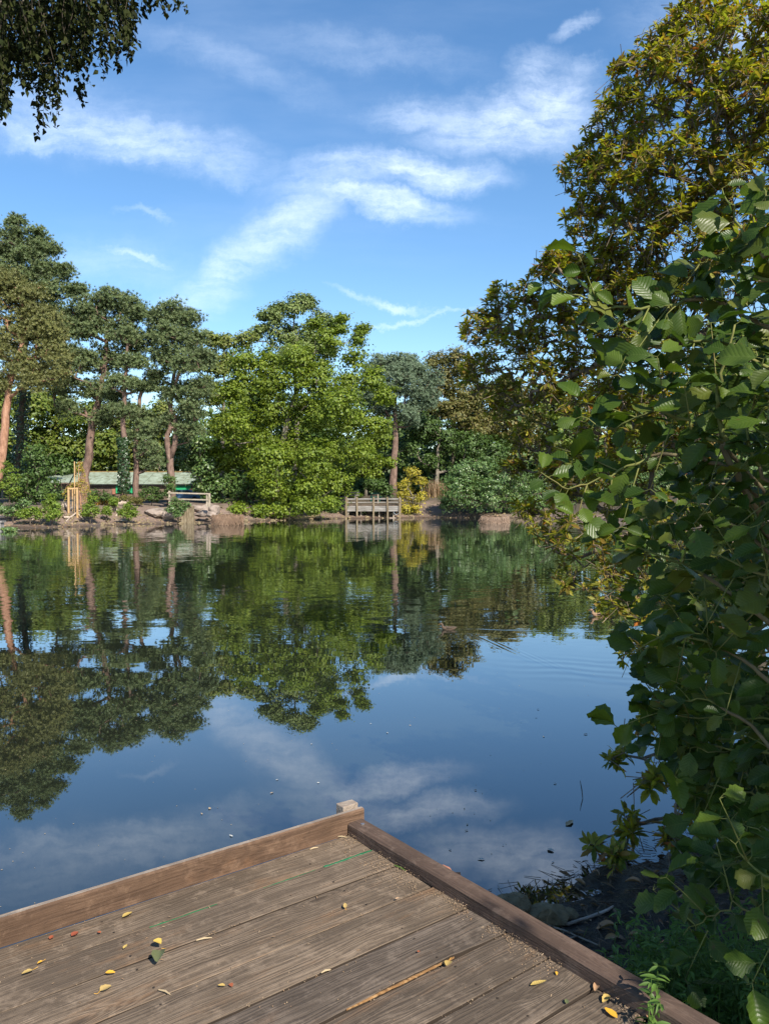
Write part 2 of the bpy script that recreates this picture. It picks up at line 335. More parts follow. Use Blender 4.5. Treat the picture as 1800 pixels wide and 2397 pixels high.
M['roof_edge'] = rough_mat('mossy_ridge', [(.08,.05,.025),(.2,.13,.06),(.22,.2,.06)], 3, bump=.8, bdist=.05)
M['wallwood'] = rough_mat('brown_shed_wall', [(.08,.055,.04),(.14,.10,.075),(.2,.15,.11)], 3, stretch=(3,3,.5), bump=.4, bdist=.02)
M['black'] = flat_mat('dark_opening', (.008,.008,.009), .7)
M['car'] = flat_mat('blue_car_paint', (.06,.12,.22), .25, .3)
M['glass'] = flat_mat('car_glass', (.03,.05,.06), .1)
M['tyre'] = flat_mat('tyre_rubber', (.015,.015,.015), .9)
M['brick'] = flat_mat('brick_face', (.32,.14,.09), .9)
M['duck'] = rough_mat('duck_plumage', [(.03,.022,.017),(.085,.058,.04),(.17,.125,.09)], 60, stretch=(1,2,2), bump=.5, bdist=.004, detail=3)
M['duck2'] = rough_mat('duck_plumage_buff', [(.12,.07,.04),(.24,.15,.09),(.33,.23,.15)], 60, bump=.5, bdist=.004, detail=3)
M['bill'] = flat_mat('duck_bill', (.25,.14,.04), .4)
M['deck'] = wood_mat('weathered_deck_plank', (.048,.036,.027), (.125,.096,.071), (.23,.18,.136), warm=(.17,.10,.055), rw=.15)
M['board'] = wood_mat('brown_edge_board', (.045,.028,.02), (.098,.061,.041), (.16,.105,.073), gs=.8, warm=(.16,.088,.05), rw=.10)
M['boardtop'] = wood_mat('bleached_board_top', (.15,.12,.10), (.24,.20,.17), (.33,.29,.25), gs=.8, knots=False, rw=.1)
M['kerb'] = wood_mat('kerb_timber', (.05,.034,.027), (.10,.068,.053), (.17,.125,.10), gs=.9, rw=.08)
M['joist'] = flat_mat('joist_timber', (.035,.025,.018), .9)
M['rot'] = wood_mat('rotten_orange_wood', (.07,.035,.018), (.25,.14,.06), (.38,.26,.14), gs=.6, bump=1)
M['metal'] = flat_mat('galvanised_bolt', (.6,.6,.6), .35, .9)
M['sand'] = leaf_mat('sand_and_seed_grains', [(.26,.17,.10),(.19,.12,.065),(.34,.25,.16),(.13,.08,.05)], rough=.9, trans=0, vary=.05)
M['litter'] = leaf_mat('dead_leaf_litter', [(.05,.03,.018),(.13,.08,.04),(.23,.14,.08),(.07,.045,.025),(.03,.02,.013)], rough=.6, trans=.1, vary=.2)
M['fallen_yellow'] = leaf_mat('fallen_yellow_leaf', [(.46,.33,.09),(.44,.31,.12),(.48,.34,.07)], rough=.5, trans=.1, vary=.05, veins=(.40,.22,.06))
M['fallen_orange'] = leaf_mat('fallen_orange_leaf', [(.60,.31,.03),(.66,.36,.04)], rough=.5, trans=.1, vary=.05)
M['fallen_red'] = leaf_mat('fallen_red_leaf', [(.24,.06,.03),(.32,.10,.04)], rough=.6, trans=.1, vary=.05)
M['fallen_brown'] = leaf_mat('fallen_brown_leaf', [(.42,.27,.16),(.33,.19,.10)], rough=.6, trans=.1, vary=.05)
M['fallen_green'] = leaf_mat('fallen_green_leaf', [(.12,.13,.055),(.10,.12,.05)], rough=.6, trans=.1, vary=.05)
M['chip'] = flat_mat('pale_wood_chip', (.38,.29,.17), .7)
M['white'] = flat_mat('white_fleck', (.42,.42,.38), .7)

def ground_mat(name, dry, wet, dark, moss, wood=None):
    m, t, b = new_mat(name); pos = t.new('ShaderNodeNewGeometry').outputs['Position']; z = t.sep(pos)[2]
    a = t.noise(pos, .7, 6, .65); f = t.noise(pos, 7, 6, .7); g = t.noise(pos, 32, 4, .7)
    c = t.ramp(f, [(.3, dark), (.5, dry), (.75, tuple(min(1, x*1.35) for x in dry))])
    c = t.mix(t.maprange(a, .5, .68, 0, .55), c, moss); c = t.mix(t.maprange(g, .55, .7, 0, .5), c, dark)
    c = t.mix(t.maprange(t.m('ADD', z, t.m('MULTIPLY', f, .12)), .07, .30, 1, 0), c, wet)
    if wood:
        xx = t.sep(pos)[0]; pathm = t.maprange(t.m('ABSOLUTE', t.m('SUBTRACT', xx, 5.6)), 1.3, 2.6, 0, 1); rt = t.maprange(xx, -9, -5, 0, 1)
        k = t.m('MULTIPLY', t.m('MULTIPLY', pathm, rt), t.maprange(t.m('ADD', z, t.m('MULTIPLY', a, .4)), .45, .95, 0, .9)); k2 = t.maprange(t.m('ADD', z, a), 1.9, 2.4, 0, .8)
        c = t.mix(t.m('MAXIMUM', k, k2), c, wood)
    t.put(b.inputs['Base Color'], c); t.put(b.inputs['Roughness'], t.maprange(z, .04, .25, .35, .95)); b.inputs['Specular IOR Level'].default_value = .3
    t.put(b.inputs['Normal'], t.bump(t.m('ADD', f, t.m('MULTIPLY', g, .4)), .9, .08)); return m
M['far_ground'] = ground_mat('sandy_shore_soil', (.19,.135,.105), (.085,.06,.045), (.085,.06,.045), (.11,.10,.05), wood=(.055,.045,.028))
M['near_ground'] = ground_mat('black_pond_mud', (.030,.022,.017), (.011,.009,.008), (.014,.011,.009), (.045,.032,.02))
M['floor'] = ground_mat('woodland_floor', (.07,.06,.03), (.05,.04,.02), (.03,.025,.015), (.05,.07,.02))

# ------------------------------------------------------------------ terrain
def wpt(px, py, z=0.0): q = G(px, py, z); return (q.x, q.y)
FAR = [(-140, 40), (-60, 44)] + [wpt(*q) for q in [(-60,1237),(0,1237),(90,1236),(200,1233),(300,1229),(400,1226),(500,1224),(560,1222),(640,1219),(700,1217),(800,1214),(900,1213),(1000,1212),(1100,1212),(1200,1213),(1300,1215)]] + [(30, 74), (45, 55), (60, 30), (62, 0), (140, -20)]
FARP = FAR + [(900, -20), (900, 1500), (-900, 1500), (-900, 40)]
NEAR = [(-140, -20), (-30, -5), (-15, -1), (-4, .6), (-.6, 2.6), (.35, 4.2), wpt(1150,2150), wpt(1230,2110), wpt(1330,2085), wpt(1400,2040), wpt(1500,2030), wpt(1580,1985), wpt(1690,1930), (4.6, 9), (6.5, 13), (12, 20), (22, 30), (40, 38), (80, 30)]
NEARP = NEAR + [(140, -140), (-140, -140)]
def sdist(pts, poly, X, Y):
    d = np.full(X.shape, 1e9)
    for (a, b) in zip(pts[:-1], pts[1:]):
        ax, ay = a; bx, by = b; L2 = (bx-ax)**2+(by-ay)**2+1e-9
        t = np.clip(((X-ax)*(bx-ax)+(Y-ay)*(by-ay))/L2, 0, 1); d = np.minimum(d, np.hypot(X-ax-t*(bx-ax), Y-ay-t*(by-ay)))
    ins = np.zeros(X.shape, bool); n = len(poly)
    for i in range(n):
        x1, y1 = poly[i]; x2, y2 = poly[(i+1) % n]
        cond = ((y1 > Y) != (y2 > Y)); xi = (x2-x1)*(Y-y1)/((y2-y1) if y2 != y1 else 1e-9)+x1
        ins ^= cond & (X < xi)
    return np.where(ins, d, -d)
def wave_noise(X, Y, s, seed=0):
    r = np.random.default_rng(seed); out = 0
    for i in range(9):
        a = r.uniform(0, 2*PI); f = s*r.uniform(.5, 2.4); out = out + np.sin((X*math.cos(a)+Y*math.sin(a))*f + r.uniform(0, 6))/9*1.8
    return out
def zfar(X, Y):
    X = np.asarray(X, float); Y = np.asarray(Y, float); d = sdist(FAR, FARP, X, Y)
    left = 1/(1+np.exp((X+7)/2.0))
    prof_l = np.interp(d, [-8, -1.5, 0, 2.2, 3.4, 4.6, 7, 12, 40, 200], [-1.2, -.4, 0, .22, .65, 1.15, 1.5, 1.65, 2.0, 5])
    prof_r = np.interp(d, [-8, -1.5, 0, 1.2, 3.0, 6, 9, 14, 40, 200], [-1.2, -.4, 0, .25, .6, 1.25, 2.1, 2.4, 2.9, 6])
    z = prof_l*left + prof_r*(1-left)
    return z + (wave_noise(X, Y, 1.3, 3)*.10 + wave_noise(X, Y, 4.5, 5)*.05)*np.clip((d+.6)/2.5, 0, 1)
def znear(X, Y):
    X = np.asarray(X, float); Y = np.asarray(Y, float); d = sdist(NEAR, NEARP, X, Y)
    z = np.interp(d, [-6, -1, 0, .4, 1.0, 1.8, 3, 8, 60], [-1.2, -.14, 0, .03, .12, .38, .65, 1.0, 1.8])
    return z + (wave_noise(X, Y, 3, 8)*.035 + wave_noise(X, Y, 11, 9)*.018)*np.clip((d+.4)/.9, 0, 1)
def grid(name, xs, ys, zf, mat):
    X, Y = np.meshgrid(xs, ys); Z = zf(X, Y); V = np.stack([X, Y, Z], -1).reshape(-1, 3); nx = len(xs); ny = len(ys)
    i, j = np.meshgrid(np.arange(nx-1), np.arange(ny-1)); a = (j*nx+i).ravel(); F = np.stack([a, a+1, a+nx+1, a+nx], 1)
    keep = V[F].max(axis=1)[:, 2] > -.9; F = F[keep]
    return tag(link(name, mesh_np(name, V, F, smooth=True, mats=[mat])), kind='structure')
r_ = np.arange
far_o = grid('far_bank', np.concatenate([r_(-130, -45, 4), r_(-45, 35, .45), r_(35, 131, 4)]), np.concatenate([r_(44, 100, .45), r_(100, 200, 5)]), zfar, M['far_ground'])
near_o = grid('near_bank', np.concatenate([r_(-60, -6, 3), r_(-6, 8, .09), r_(8, 60, 2)]), np.concatenate([r_(-60, -4, 3), r_(-4, 11, .09), r_(11, 46, 1.5)]), znear, M['near_ground'])
g = MB(); g.box((0, 700, 1.0), (3000, 1004, 1)); g.build('woodland_floor', M['floor']); tag(bpy.data.objects['woodland_floor'], kind='structure')
g = MB(); g.box((0, 0, -2.0), (3000, 3000, .5)); g.build('pond_bed', M['near_ground']); tag(bpy.data.objects['pond_bed'], kind='structure')

# water
m, t, b = new_mat('pond_water'); M['water'] = m
pos = t.new('ShaderNodeNewGeometry').outputs['Position']; px_ = t.sep(pos)
dist = px_[1]
r1 = t.v('SUBTRACT', t.noise(t.mapping(pos, rot=(0,0,.12), scale=(1.6, 4.2, 1)), 1.0, 3, .55, .3, 1), (.5,.5,.5))
r2 = t.v('SUBTRACT', t.noise(t.mapping(pos, rot=(0,0,-.1), scale=(.35, 1.1, 1)), 1.0, 2, .5, 0, 1), (.5,.5,.5))
r3 = t.v('SUBTRACT', t.noise(t.mapping(pos, rot=(0,0,.3), scale=(.25, .45, 1)), 1.0, 1, .5, 0, 1), (.5,.5,.5))
patch = t.maprange(t.noise(t.mapping(pos, (2.3,0,0), scale=(.05, .09, 1)), 1, 3, .55), .38, .62, .45, 1.1)
amp1 = t.m('MULTIPLY', t.maprange(dist, 8, 22, .0012, .060), patch); amp2 = t.m('MULTIPLY', t.maprange(dist, 6, 20, .002, .016), patch)
nv = t.v('ADD', t.v('ADD', t.v('SCALE', r1, amp1), t.v('SCALE', r2, amp2)), t.v('SCALE', r3, .004))
# V wake behind the duck
DK = G(1050, 1472, 0)
def arm(p0, p1, wdt, freq, a):
    d = (Vector(p1)-Vector(p0)); L = d.length; ang = math.atan2(d.y, d.x)
    q = t.sep(t.mapping(pos, (p0[0], p0[1], 0), (0, 0, ang), (1, 1, 1), 'TEXTURE')); wd = t.m('ADD', wdt, t.m('MULTIPLY', q[0], .07))
    env = t.m('MULTIPLY', t.maprange(t.m('DIVIDE', t.m('ABSOLUTE', q[1]), wd), .2, 1, 1, 0), t.m('MULTIPLY', t.maprange(q[0], 0, .15, 0, 1), t.maprange(q[0], L*.5, L, 1, 0)))
    s = t.m('MULTIPLY', t.m('MULTIPLY', t.m('SINE', t.m('ADD', t.m('MULTIPLY', q[1], freq), t.m('MULTIPLY', q[0], 6.0))), env), a)
    return t.comb(t.m('MULTIPLY', s, -math.sin(ang)), t.m('MULTIPLY', s, math.cos(ang)), 0.)
e1 = G(1290, 1478, 0); e2 = G(1370, 1585, 0); e3 = G(1250, 1560, 0)
nv = t.v('ADD', nv, t.v('ADD', arm((DK.x+.12, DK.y), (e1.x, e1.y), .06, 60, .022), arm((DK.x+.12, DK.y-.05), (e2.x, e2.y), .05, 60, .020)))
cr = G(1400, 1570, 0)
q = t.mapping(pos, (cr.x, cr.y, 0), (0,0,-.25), (2.0, 1.3, 1), 'TEXTURE'); env = t.maprange(t.v('LENGTH', q), .2, 1, .011, 0)
nv = t.v('ADD', nv, t.comb(0., t.m('MULTIPLY', t.m('SINE', t.m('ADD', t.m('MULTIPLY', px_[1], 17.), t.m('ADD', t.m('MULTIPLY', px_[0], 5.), t.m('MULTIPLY', t.noise(pos, 1.3, 2), 9.)))), env), 0.))
nrm = t.v('NORMALIZE', t.v('MULTIPLY', t.v('ADD', nv, (0, 0, 1)), (1, 1, 1)))
nx_ = t.sep(nrm); nrm = t.v('NORMALIZE', t.comb(nx_[0], nx_[1], 1.0))
df = t.new('ShaderNodeBsdfDiffuse'); t.put(df.inputs[0], t.ramp(t.noise(pos, .3, 3), [(.3, (.010,.013,.009)), (.7, (.014,.017,.011))]))
gl = t.new('ShaderNodeBsdfGlossy'); gl.inputs['Roughness'].default_value = .01; gl.inputs[0].default_value = (.96, .98, 1, 1); t.put(gl.inputs['Normal'], nrm)
fr = t.new('ShaderNodeFresnel'); fr.inputs[0].default_value = 1.33; t.put(fr.inputs['Normal'], nrm)
mxs = t.new('ShaderNodeMixShader'); t.put(mxs.inputs[0], t.m('POWER', fr.outputs[0], .60)); t.l.new(df.outputs[0], mxs.inputs[1]); t.l.new(gl.outputs[0], mxs.inputs[2])
t.l.new(mxs.outputs[0], t.n['Material Output'].inputs[0])
g = MB(); g.add([(-200, -60, 0), (200, -60, 0), (200, 130, 0), (-200, 130, 0)], [(0, 1, 2, 3)]); g.build('pond_water', m); tag(bpy.data.objects['pond_water'], kind='structure')

_FH = np.arange(48, 130, .25); _NH = np.arange(2.2, 16, .03)
def _hit(px, py, Ds, zf, dflt):
    q = P(px, py, 1.0); X = q.x*Ds; Z = CAMH+(q.z-CAMH)*Ds; h = np.nonzero(Z < zf(X, Ds))[0]
    return P(px, py, float(Ds[h[0]]) if len(h) else dflt)
def far_hit(px, py): return _hit(px, py, _FH, zfar, 90)
def near_hit(px, py): return _hit(px, py, _NH, znear, 6)
def onfar(px, D):
    p = P(px, 1157, D); return Vector((p.x, p.y, float(zfar(p.x, p.y))))

# ------------------------------------------------------------------ trees of the far shore
LT = np.array([(0,-.5,0),(.42,0,.08),(0,.55,-.02),(-.42,0,.08)]); LF = np.array([(0,1,2,3)])
tf = []; tv = []
for i in range(6):
    a = i*PI/3+.2; ex = math.cos(a); ey = math.sin(a); o = len(tv)
    tv += [(-ey*.085, ex*.085, 0), (ey*.085, -ex*.085, 0), (ex*.42, ey*.42, .38)]; tf.append((o, o+1, o+2))
tv += [(-.08,0,0),(.08,0,0),(0,.05,.6)]; tf.append((18,19,20))
TT = np.array(tv); TTF = np.array(tf)
def crown_pts(lobes, D, clump, density, flat=.6, squash=1.0, depth=1.0, keep_in=.15, up=.25, bough=.46, pad=.9):
    cs = []; outs = []
    for lo in lobes:
        px, py, r = lo[:3]; dd = D*(lo[3] if len(lo) > 3 else 1)
        c = np.array(P(px, py, dd)) + np.array([0, RNG.normal()*r*dd/FPX*.3, 0]); R = r*dd/FPX; br = max(bough*R, .12)
        nb = int(12+4*min(R, 2)); d = unit(RNG.normal(size=(nb, 3)) + np.array([0, -.35, up])); bc = c + d*(RNG.uniform(.35, .82, nb)*R)[:, None]*np.array([1, depth, squash])
        n = max(3, int(density*R*R/nb+.5)); d2 = unit(RNG.normal(size=(nb, n, 3)) + np.array([0, -.15, .35])); rb = br*RNG.uniform(.65, 1.3, nb)[:, None, None]
        cc = bc[:, None, :] + d2*rb*RNG.uniform(.75, 1.05, (nb, n, 1))*np.array([1.15, 1.15, pad]); cs.append(cc.reshape(-1, 3)); outs.append((d2*np.array([1,1,1.3])+d[:, None, :]*.4).reshape(-1, 3))
    return np.concatenate(cs), unit(np.concatenate(outs))
def make_crown(cs, outs, clump, per, size, mat, pine=False, flat=.5, upn=.45):
    N = len(cs); sc = RNG.uniform(.7, 1.35, N); off = RNG.normal(size=(N, per, 3))*np.array([1, 1, flat])*clump*.5*sc[:, None, None]
    c = cs[:, None, :]+off; nr = unit(off)*.45 + np.array([0, 0, upn]) + outs[:, None, :]*1.0 + RNG.normal(size=off.shape)*.42
    c = c.reshape(-1, 3); nr = nr.reshape(-1, 3); sz = size*RNG.uniform(.55, 1.3, len(c))
    if pine: V, F, _ = leaves(c, nr, sz, TT, TTF)
    else: V, F, _ = leaves(c, nr, sz, LT, LF)
    return mesh_np('crown', V, F, mats=[mat])
def tree(name, label, cat, D, trunk, lobes, leaf, bark, rb=.3, clump=1.0, per=45, size=.26, density=3.2, pine=False, flat=.5, group=None, squash=1., cull=None, rtip=.022, base=None, forks=None, keep_in=.15, scaleD=True):
    D = D*K if scaleD else D; tp = [np.array(P(x, y, D)) for x, y in trunk]
    gz = float(zfar(tp[0][0], tp[0][1])) - .15 if base is None else base
    if tp[0][2] > gz+.2: tp = [np.array([tp[0][0], tp[0][1], gz])] + tp
    else: tp[0][2] = gz
    tp2 = [tp[0]]
    for a, b in zip(tp[:-1], tp[1:]):
        for k in (.33, .66, 1.0): tp2.append(a+(b-a)*k + (RNG.normal(size=3)*rb*.18 if k < 1 else 0))
    cs, outs = crown_pts(lobes, D, clump, density, squash=squash, keep_in=keep_in)
    zg_ = np.maximum(zfar(cs[:, 0], cs[:, 1]), 0)+.12
    if (cs[:, 2] > zg_).sum() < 20: cs[:, 2] = np.maximum(cs[:, 2], zg_+.02)
    ok = cs[:, 2] > zg_; cs = cs[ok]; outs = outs[ok]
    root = thing(name, label, cat, tp[0], group)
    sel = RNG.random(len(cs)) < min(1, 260/len(cs)); V, F, _ = skeleton(cs[sel], tp2, rtip, rb)
    link('trunk', mesh_np('trunk', V, F, smooth=True, mats=[bark]), root)
    n0 = len(tp2); rr = np.linspace(rb, rb*.3, n0); rr[0] *= 1.3; tb = MB(); tb.tube([Vector(p) for p in tp2], [r*1.03 for r in rr], 10, wob=.08)
    if forks:
        for f in forks: tb.tube([P(x, y, D) for x, y, r in f], [r for x, y, r in f], 7)
    tb.build('bole', bark, root, smooth=True)
    link('crown', make_crown(cs, outs, clump, per, size, leaf, pine, flat), root)
    return root
def ivy(root, pts, D, r, n):
    pts = [np.array(P(x, y, D*K)) for x, y in pts]; seg = RNG.integers(0, len(pts)-1, n); tt = RNG.random(n)[:, None]; A = np.array(pts)
    c = A[seg]*(1-tt)+A[seg+1]*tt; a = RNG.uniform(0, 2*PI, n); o = np.stack([np.cos(a), np.sin(a), np.zeros(n)], 1)
    V, F, _ = leaves(c+o*(r*RNG.uniform(.9, 1.5, n))[:, None], o+RNG.normal(size=(n, 3))*.4+np.array([0,0,.3]), .24, LT, LF); link('ivy', mesh_np('ivy', V, F, mats=[M['ivy']]), root)
PK = dict(pine=True, clump=.60, per=13, size=.50, density=34, flat=.5, squash=.8, cat='pine tree', rtip=.03)
tree('pine_tree', 'Scots pine with sunlit orange trunk at the left edge of the far bank', D=58, trunk=[(-22,1170),(-5,1120),(8,1030),(20,930),(34,870),(52,800),(55,720)], rb=.5, leaf=M['needle_warm'], bark=M['bark_orange'],
     lobes=[(20,690,50),(70,705,45),(-30,720,60),(100,760,45),(50,780,60),(-10,820,55),(125,830,38),(60,860,48),(10,660,35),(140,880,28),(80,905,32),(0,900,30),(110,790,40)], **PK)
pb = tree('pine_tree', 'tallest dark pine at far left with an ivy-clad trunk and the highest top', D=66, trunk=[(30,1180),(40,1100),(48,1000),(55,900),(60,800),(58,700),(48,600),(40,545)], rb=.42, leaf=M['needle'], bark=M['bark_dark'],
     lobes=[(37,522,18),(32,550,26),(82,555,24),(112,585,24),(70,600,35),(20,590,38),(-20,570,40),(105,640,38),(150,640,22),(50,655,44),(130,690,34),(168,685,14),(-10,640,50),(100,720,30),(190,680,11),(95,585,20)], **PK)
ivy(pb, [(40,1120),(46,1040),(52,960),(56,880)], 65.9, .55, 1300)
tree('pine_tree', 'leaning pine with broad domed crown standing behind the golden sapling', D=64, trunk=[(196,1160),(203,1090),(212,1020),(224,960),(238,890),(248,820),(252,750)], rb=.5, leaf=M['needle'], bark=M['bark_pine'],
     lobes=[(205,735,42),(250,708,40),(295,715,36),(330,735,22),(165,765,40),(220,780,48),(290,775,42),(140,830,40),(190,850,46),(250,845,38),(150,905,38),(215,915,34),(165,960,26),(270,935,26),(125,790,34),(315,815,26),(100,880,22),(240,985,20)],
     forks=[[(228,950,.22),(248,965,.2),(272,935,.17),(285,905,.1)],[(215,1000,.16),(205,975,.14),(196,955,.1)]], **PK)
pd = tree('pine_tree', 'slender pine whose straight trunk is wrapped in ivy', D=62, trunk=[(290,1165),(290,1080),(288,1000),(291,920),(297,840),(300,790)], rb=.36, leaf=M['needle'], bark=M['bark_pine'],
     lobes=[(300,850,22),(272,895,24),(312,900,18),(290,965,22),(300,790,24),(268,960,18),(322,850,16)], **PK)
ivy(pd, [(290,1155),(290,1100),(289,1040),(288,1025)], 61.9, .42, 1500)
tree('pine_tree', 'broken-topped pine with snapped pale stub above sparse foliage', D=63, trunk=[(318,1165),(320,1080),(322,1000),(327,930),(338,895),(342,880)], rb=.34, leaf=M['needle'], bark=M['bark_pine'],
     lobes=[(332,985,28),(355,1005,24),(305,1020,16),(345,1050,26),(336,905,9),(358,1085,20),(350,905,7),(310,960,14)], **PK)
tree('pine_tree', 'pine with twin-stemmed trunk beside the rail fence', D=63, trunk=[(402,1140),(398,1090),(392,1040),(396,980),(404,900),(415,810)], rb=.42, leaf=M['needle'], bark=M['bark_pine'],
     lobes=[(400,735,34),(438,748,34),(372,750,30),(352,790,30),(410,795,46),(458,800,32),(478,840,24),(380,845,36),(440,855,42),(362,880,22),(420,925,38),(468,915,34),(450,965,34),(400,985,22),(440,1015,28)],
     forks=[[(398,1075,.28),(410,1040,.28),(412,1000,.25),(406,960,.2)],[(400,960,.12),(385,925,.09),(372,905,.07)]], **PK)
tree('pine_tree', 'blue-green pine with thick trunk behind the far jetty', D=84, trunk=[(917,1170),(922,1100),(926,1020),(924,950),(925,880)], rb=.55, leaf=M['needle_blue'], bark=M['bark_pine'],
     lobes=[(898,870,40),(940,862,40),(980,872,36),(1012,890,26),(930,905,42),(982,925,32),(898,955,28),(952,960,28),(1005,945,22),(870,915,36),(960,985,20)], **PK)
BL = dict(density=32, clump=.65, per=17, size=.30)
tree('oak_tree', 'tall grey-green oak rising behind the bright maple', 'tree', 84, [(690,1160),(695,1000),(690,880),(695,780)],
     [(640,745,30),(692,722,34),(718,705,14),(752,742,24),(783,762,16),(612,770,16),(664,785,42),(732,790,42),(618,742,11),(700,850,60),(655,722,14),(600,790,14),(760,830,40),(725,712,12)], M['oak'], M['bark_grey'], .45, **BL)
tree('maple_tree', 'huge bright green maple spreading over the far water', 'tree', 71, [(640,1200),(650,1100),(670,1000),(700,900),(740,820)],
     [(798,770,20),(838,795,22),(772,800,34),(828,835,32),(700,850,48),(622,850,42),(565,850,42),(650,900,56),(740,900,56),(820,905,42),(876,890,34),(905,930,28),(560,930,56),(640,975,56),(730,975,56),(820,985,46),(878,1000,34),(515,1000,44),(600,1050,50),(690,1060,52),(780,1055,48),(850,1060,34),(720,1125,46),(790,1135,38),(680,1165,30),(765,1180,22),(540,1075,44),(620,1120,40),(500,1060,26),(740,760,18),(850,770,12),(800,745,10),(800,960,50,.95),(640,1090,50,.95),(740,1080,50,.95),(540,990,50,.95),(560,1195,18,.9),(610,1198,18,.9),(655,1196,18,.9),(700,1188,22,.9),(735,1192,18,.9),(775,1180,20,.92),(640,1150,36,.92),(720,1150,36,.92)],
     M['maple'], M['bark_grey'], .5, density=35, clump=.62, per=18, size=.26, squash=.95)
tree('lime_tree', 'pale green tree between the twin-stemmed pine and the maple', 'tree', 80, [(520,1180),(520,1000),(525,880)],
     [(497,800,28),(535,803,22),(575,800,28),(480,850,28),(520,855,38),(468,920,28),(500,920,35),(460,860,14)], M['pale'], M['bark_grey'], .35, **BL)
tree('hornbeam_tree', 'mid green tree with drooping boughs right of the rail fence', 'tree', 71, [(490,1190),(485,1100),(480,1000)],
     [(455,1000,36),(462,1050,38),(485,1100,34),(478,1140,22),(500,1165,20),(440,1080,22),(520,1140,25),(445,960,22)], M['bush'], M['bark_grey'], .25, **BL)
tree('holly_bush', 'dark glossy bush at the water under the maple', 'bush', 68.5, [(580,1212),(580,1180)],
     [(560,1178,32),(600,1186,28),(530,1190,22),(640,1192,22),(580,1150,28),(612,1160,20)], M['darkleaf'], M['bark_dark'], .12, density=26, clump=.5, per=18, size=.21)
tree('sycamore_tree', 'olive and rust tinted tree on the skyline right of the blue-green pine', 'tree', 92, [(1060,1180),(1060,1000),(1060,900)],
     [(1022,848,26),(1060,845,30),(1092,872,32),(1040,895,40),(1090,935,42),(1050,975,40),(1005,925,24),(1120,1000,36),(1130,930,30)], M['olive'], M['bark_grey'], .35, **BL)
tree('beech_tree', 'dark green tree with shadowy boughs above the sandy path', 'tree', 88, [(1020,1180),(1025,1080),(1030,1000)],
     [(985,1005,40),(1040,1035,42),(1100,1050,42),(960,1050,30),(1012,1080,30),(1145,1060,44),(1080,1090,26),(880,1060,30),(850,1100,26)], M['darkleaf'], M['bark_grey'], .35, **BL)
tree('ash_tree', 'slim tree growing behind the left end of the far jetty', 'tree', 80, [(856,1175),(858,1110),(860,1050)],
     [(850,1050,30),(880,1080,22),(835,1095,26),(870,1110,18),(890,1030,26),(910,1085,12)], M['maple'], M['bark_grey'], .2, **BL)
tree('alder_bush', 'large round dark green bush right of the sandy path', 'bush', 71.5, [(1120,1200),(1120,1150)],
     [(1070,1125,36),(1110,1112,42),(1150,1112,42),(1190,1125,38),(1060,1165,32),(1110,1168,38),(1160,1170,36),(1200,1178,28),(1048,1185,18),(1090,1100,30),(1130,1098,30),(1080,1145,40,.98),(1140,1150,42,.98)], M['bush'], M['bark_dark'], .15, density=26, clump=.55, per=20, size=.21)
tree('alder_bush', 'green bush on the shore seen through the rhododendron twigs', 'bush', 74, [(1290,1205),(1290,1150)],
     [(1235,1150,36),(1280,1130,42),(1340,1140,42),(1400,1150,45),(1250,1185,26),(1320,1185,30),(1470,1140,50),(1550,1150,50)], M['bush'], M['bark_dark'], .15, density=20, clump=.6, per=18, size=.24)
tree('dogwood_bush', 'yellow autumn bush beside the right end of the far jetty', 'bush', 71.5, [(968,1205),(966,1160)],
     [(965,1105,18),(948,1135,20),(985,1128,16),(958,1165,22),(985,1165,17),(975,1190,14),(948,1190,15),(940,1160,12)], M['yellow'], M['bark_grey'], .08, density=50, clump=.4, per=16, size=.17, rtip=.012)
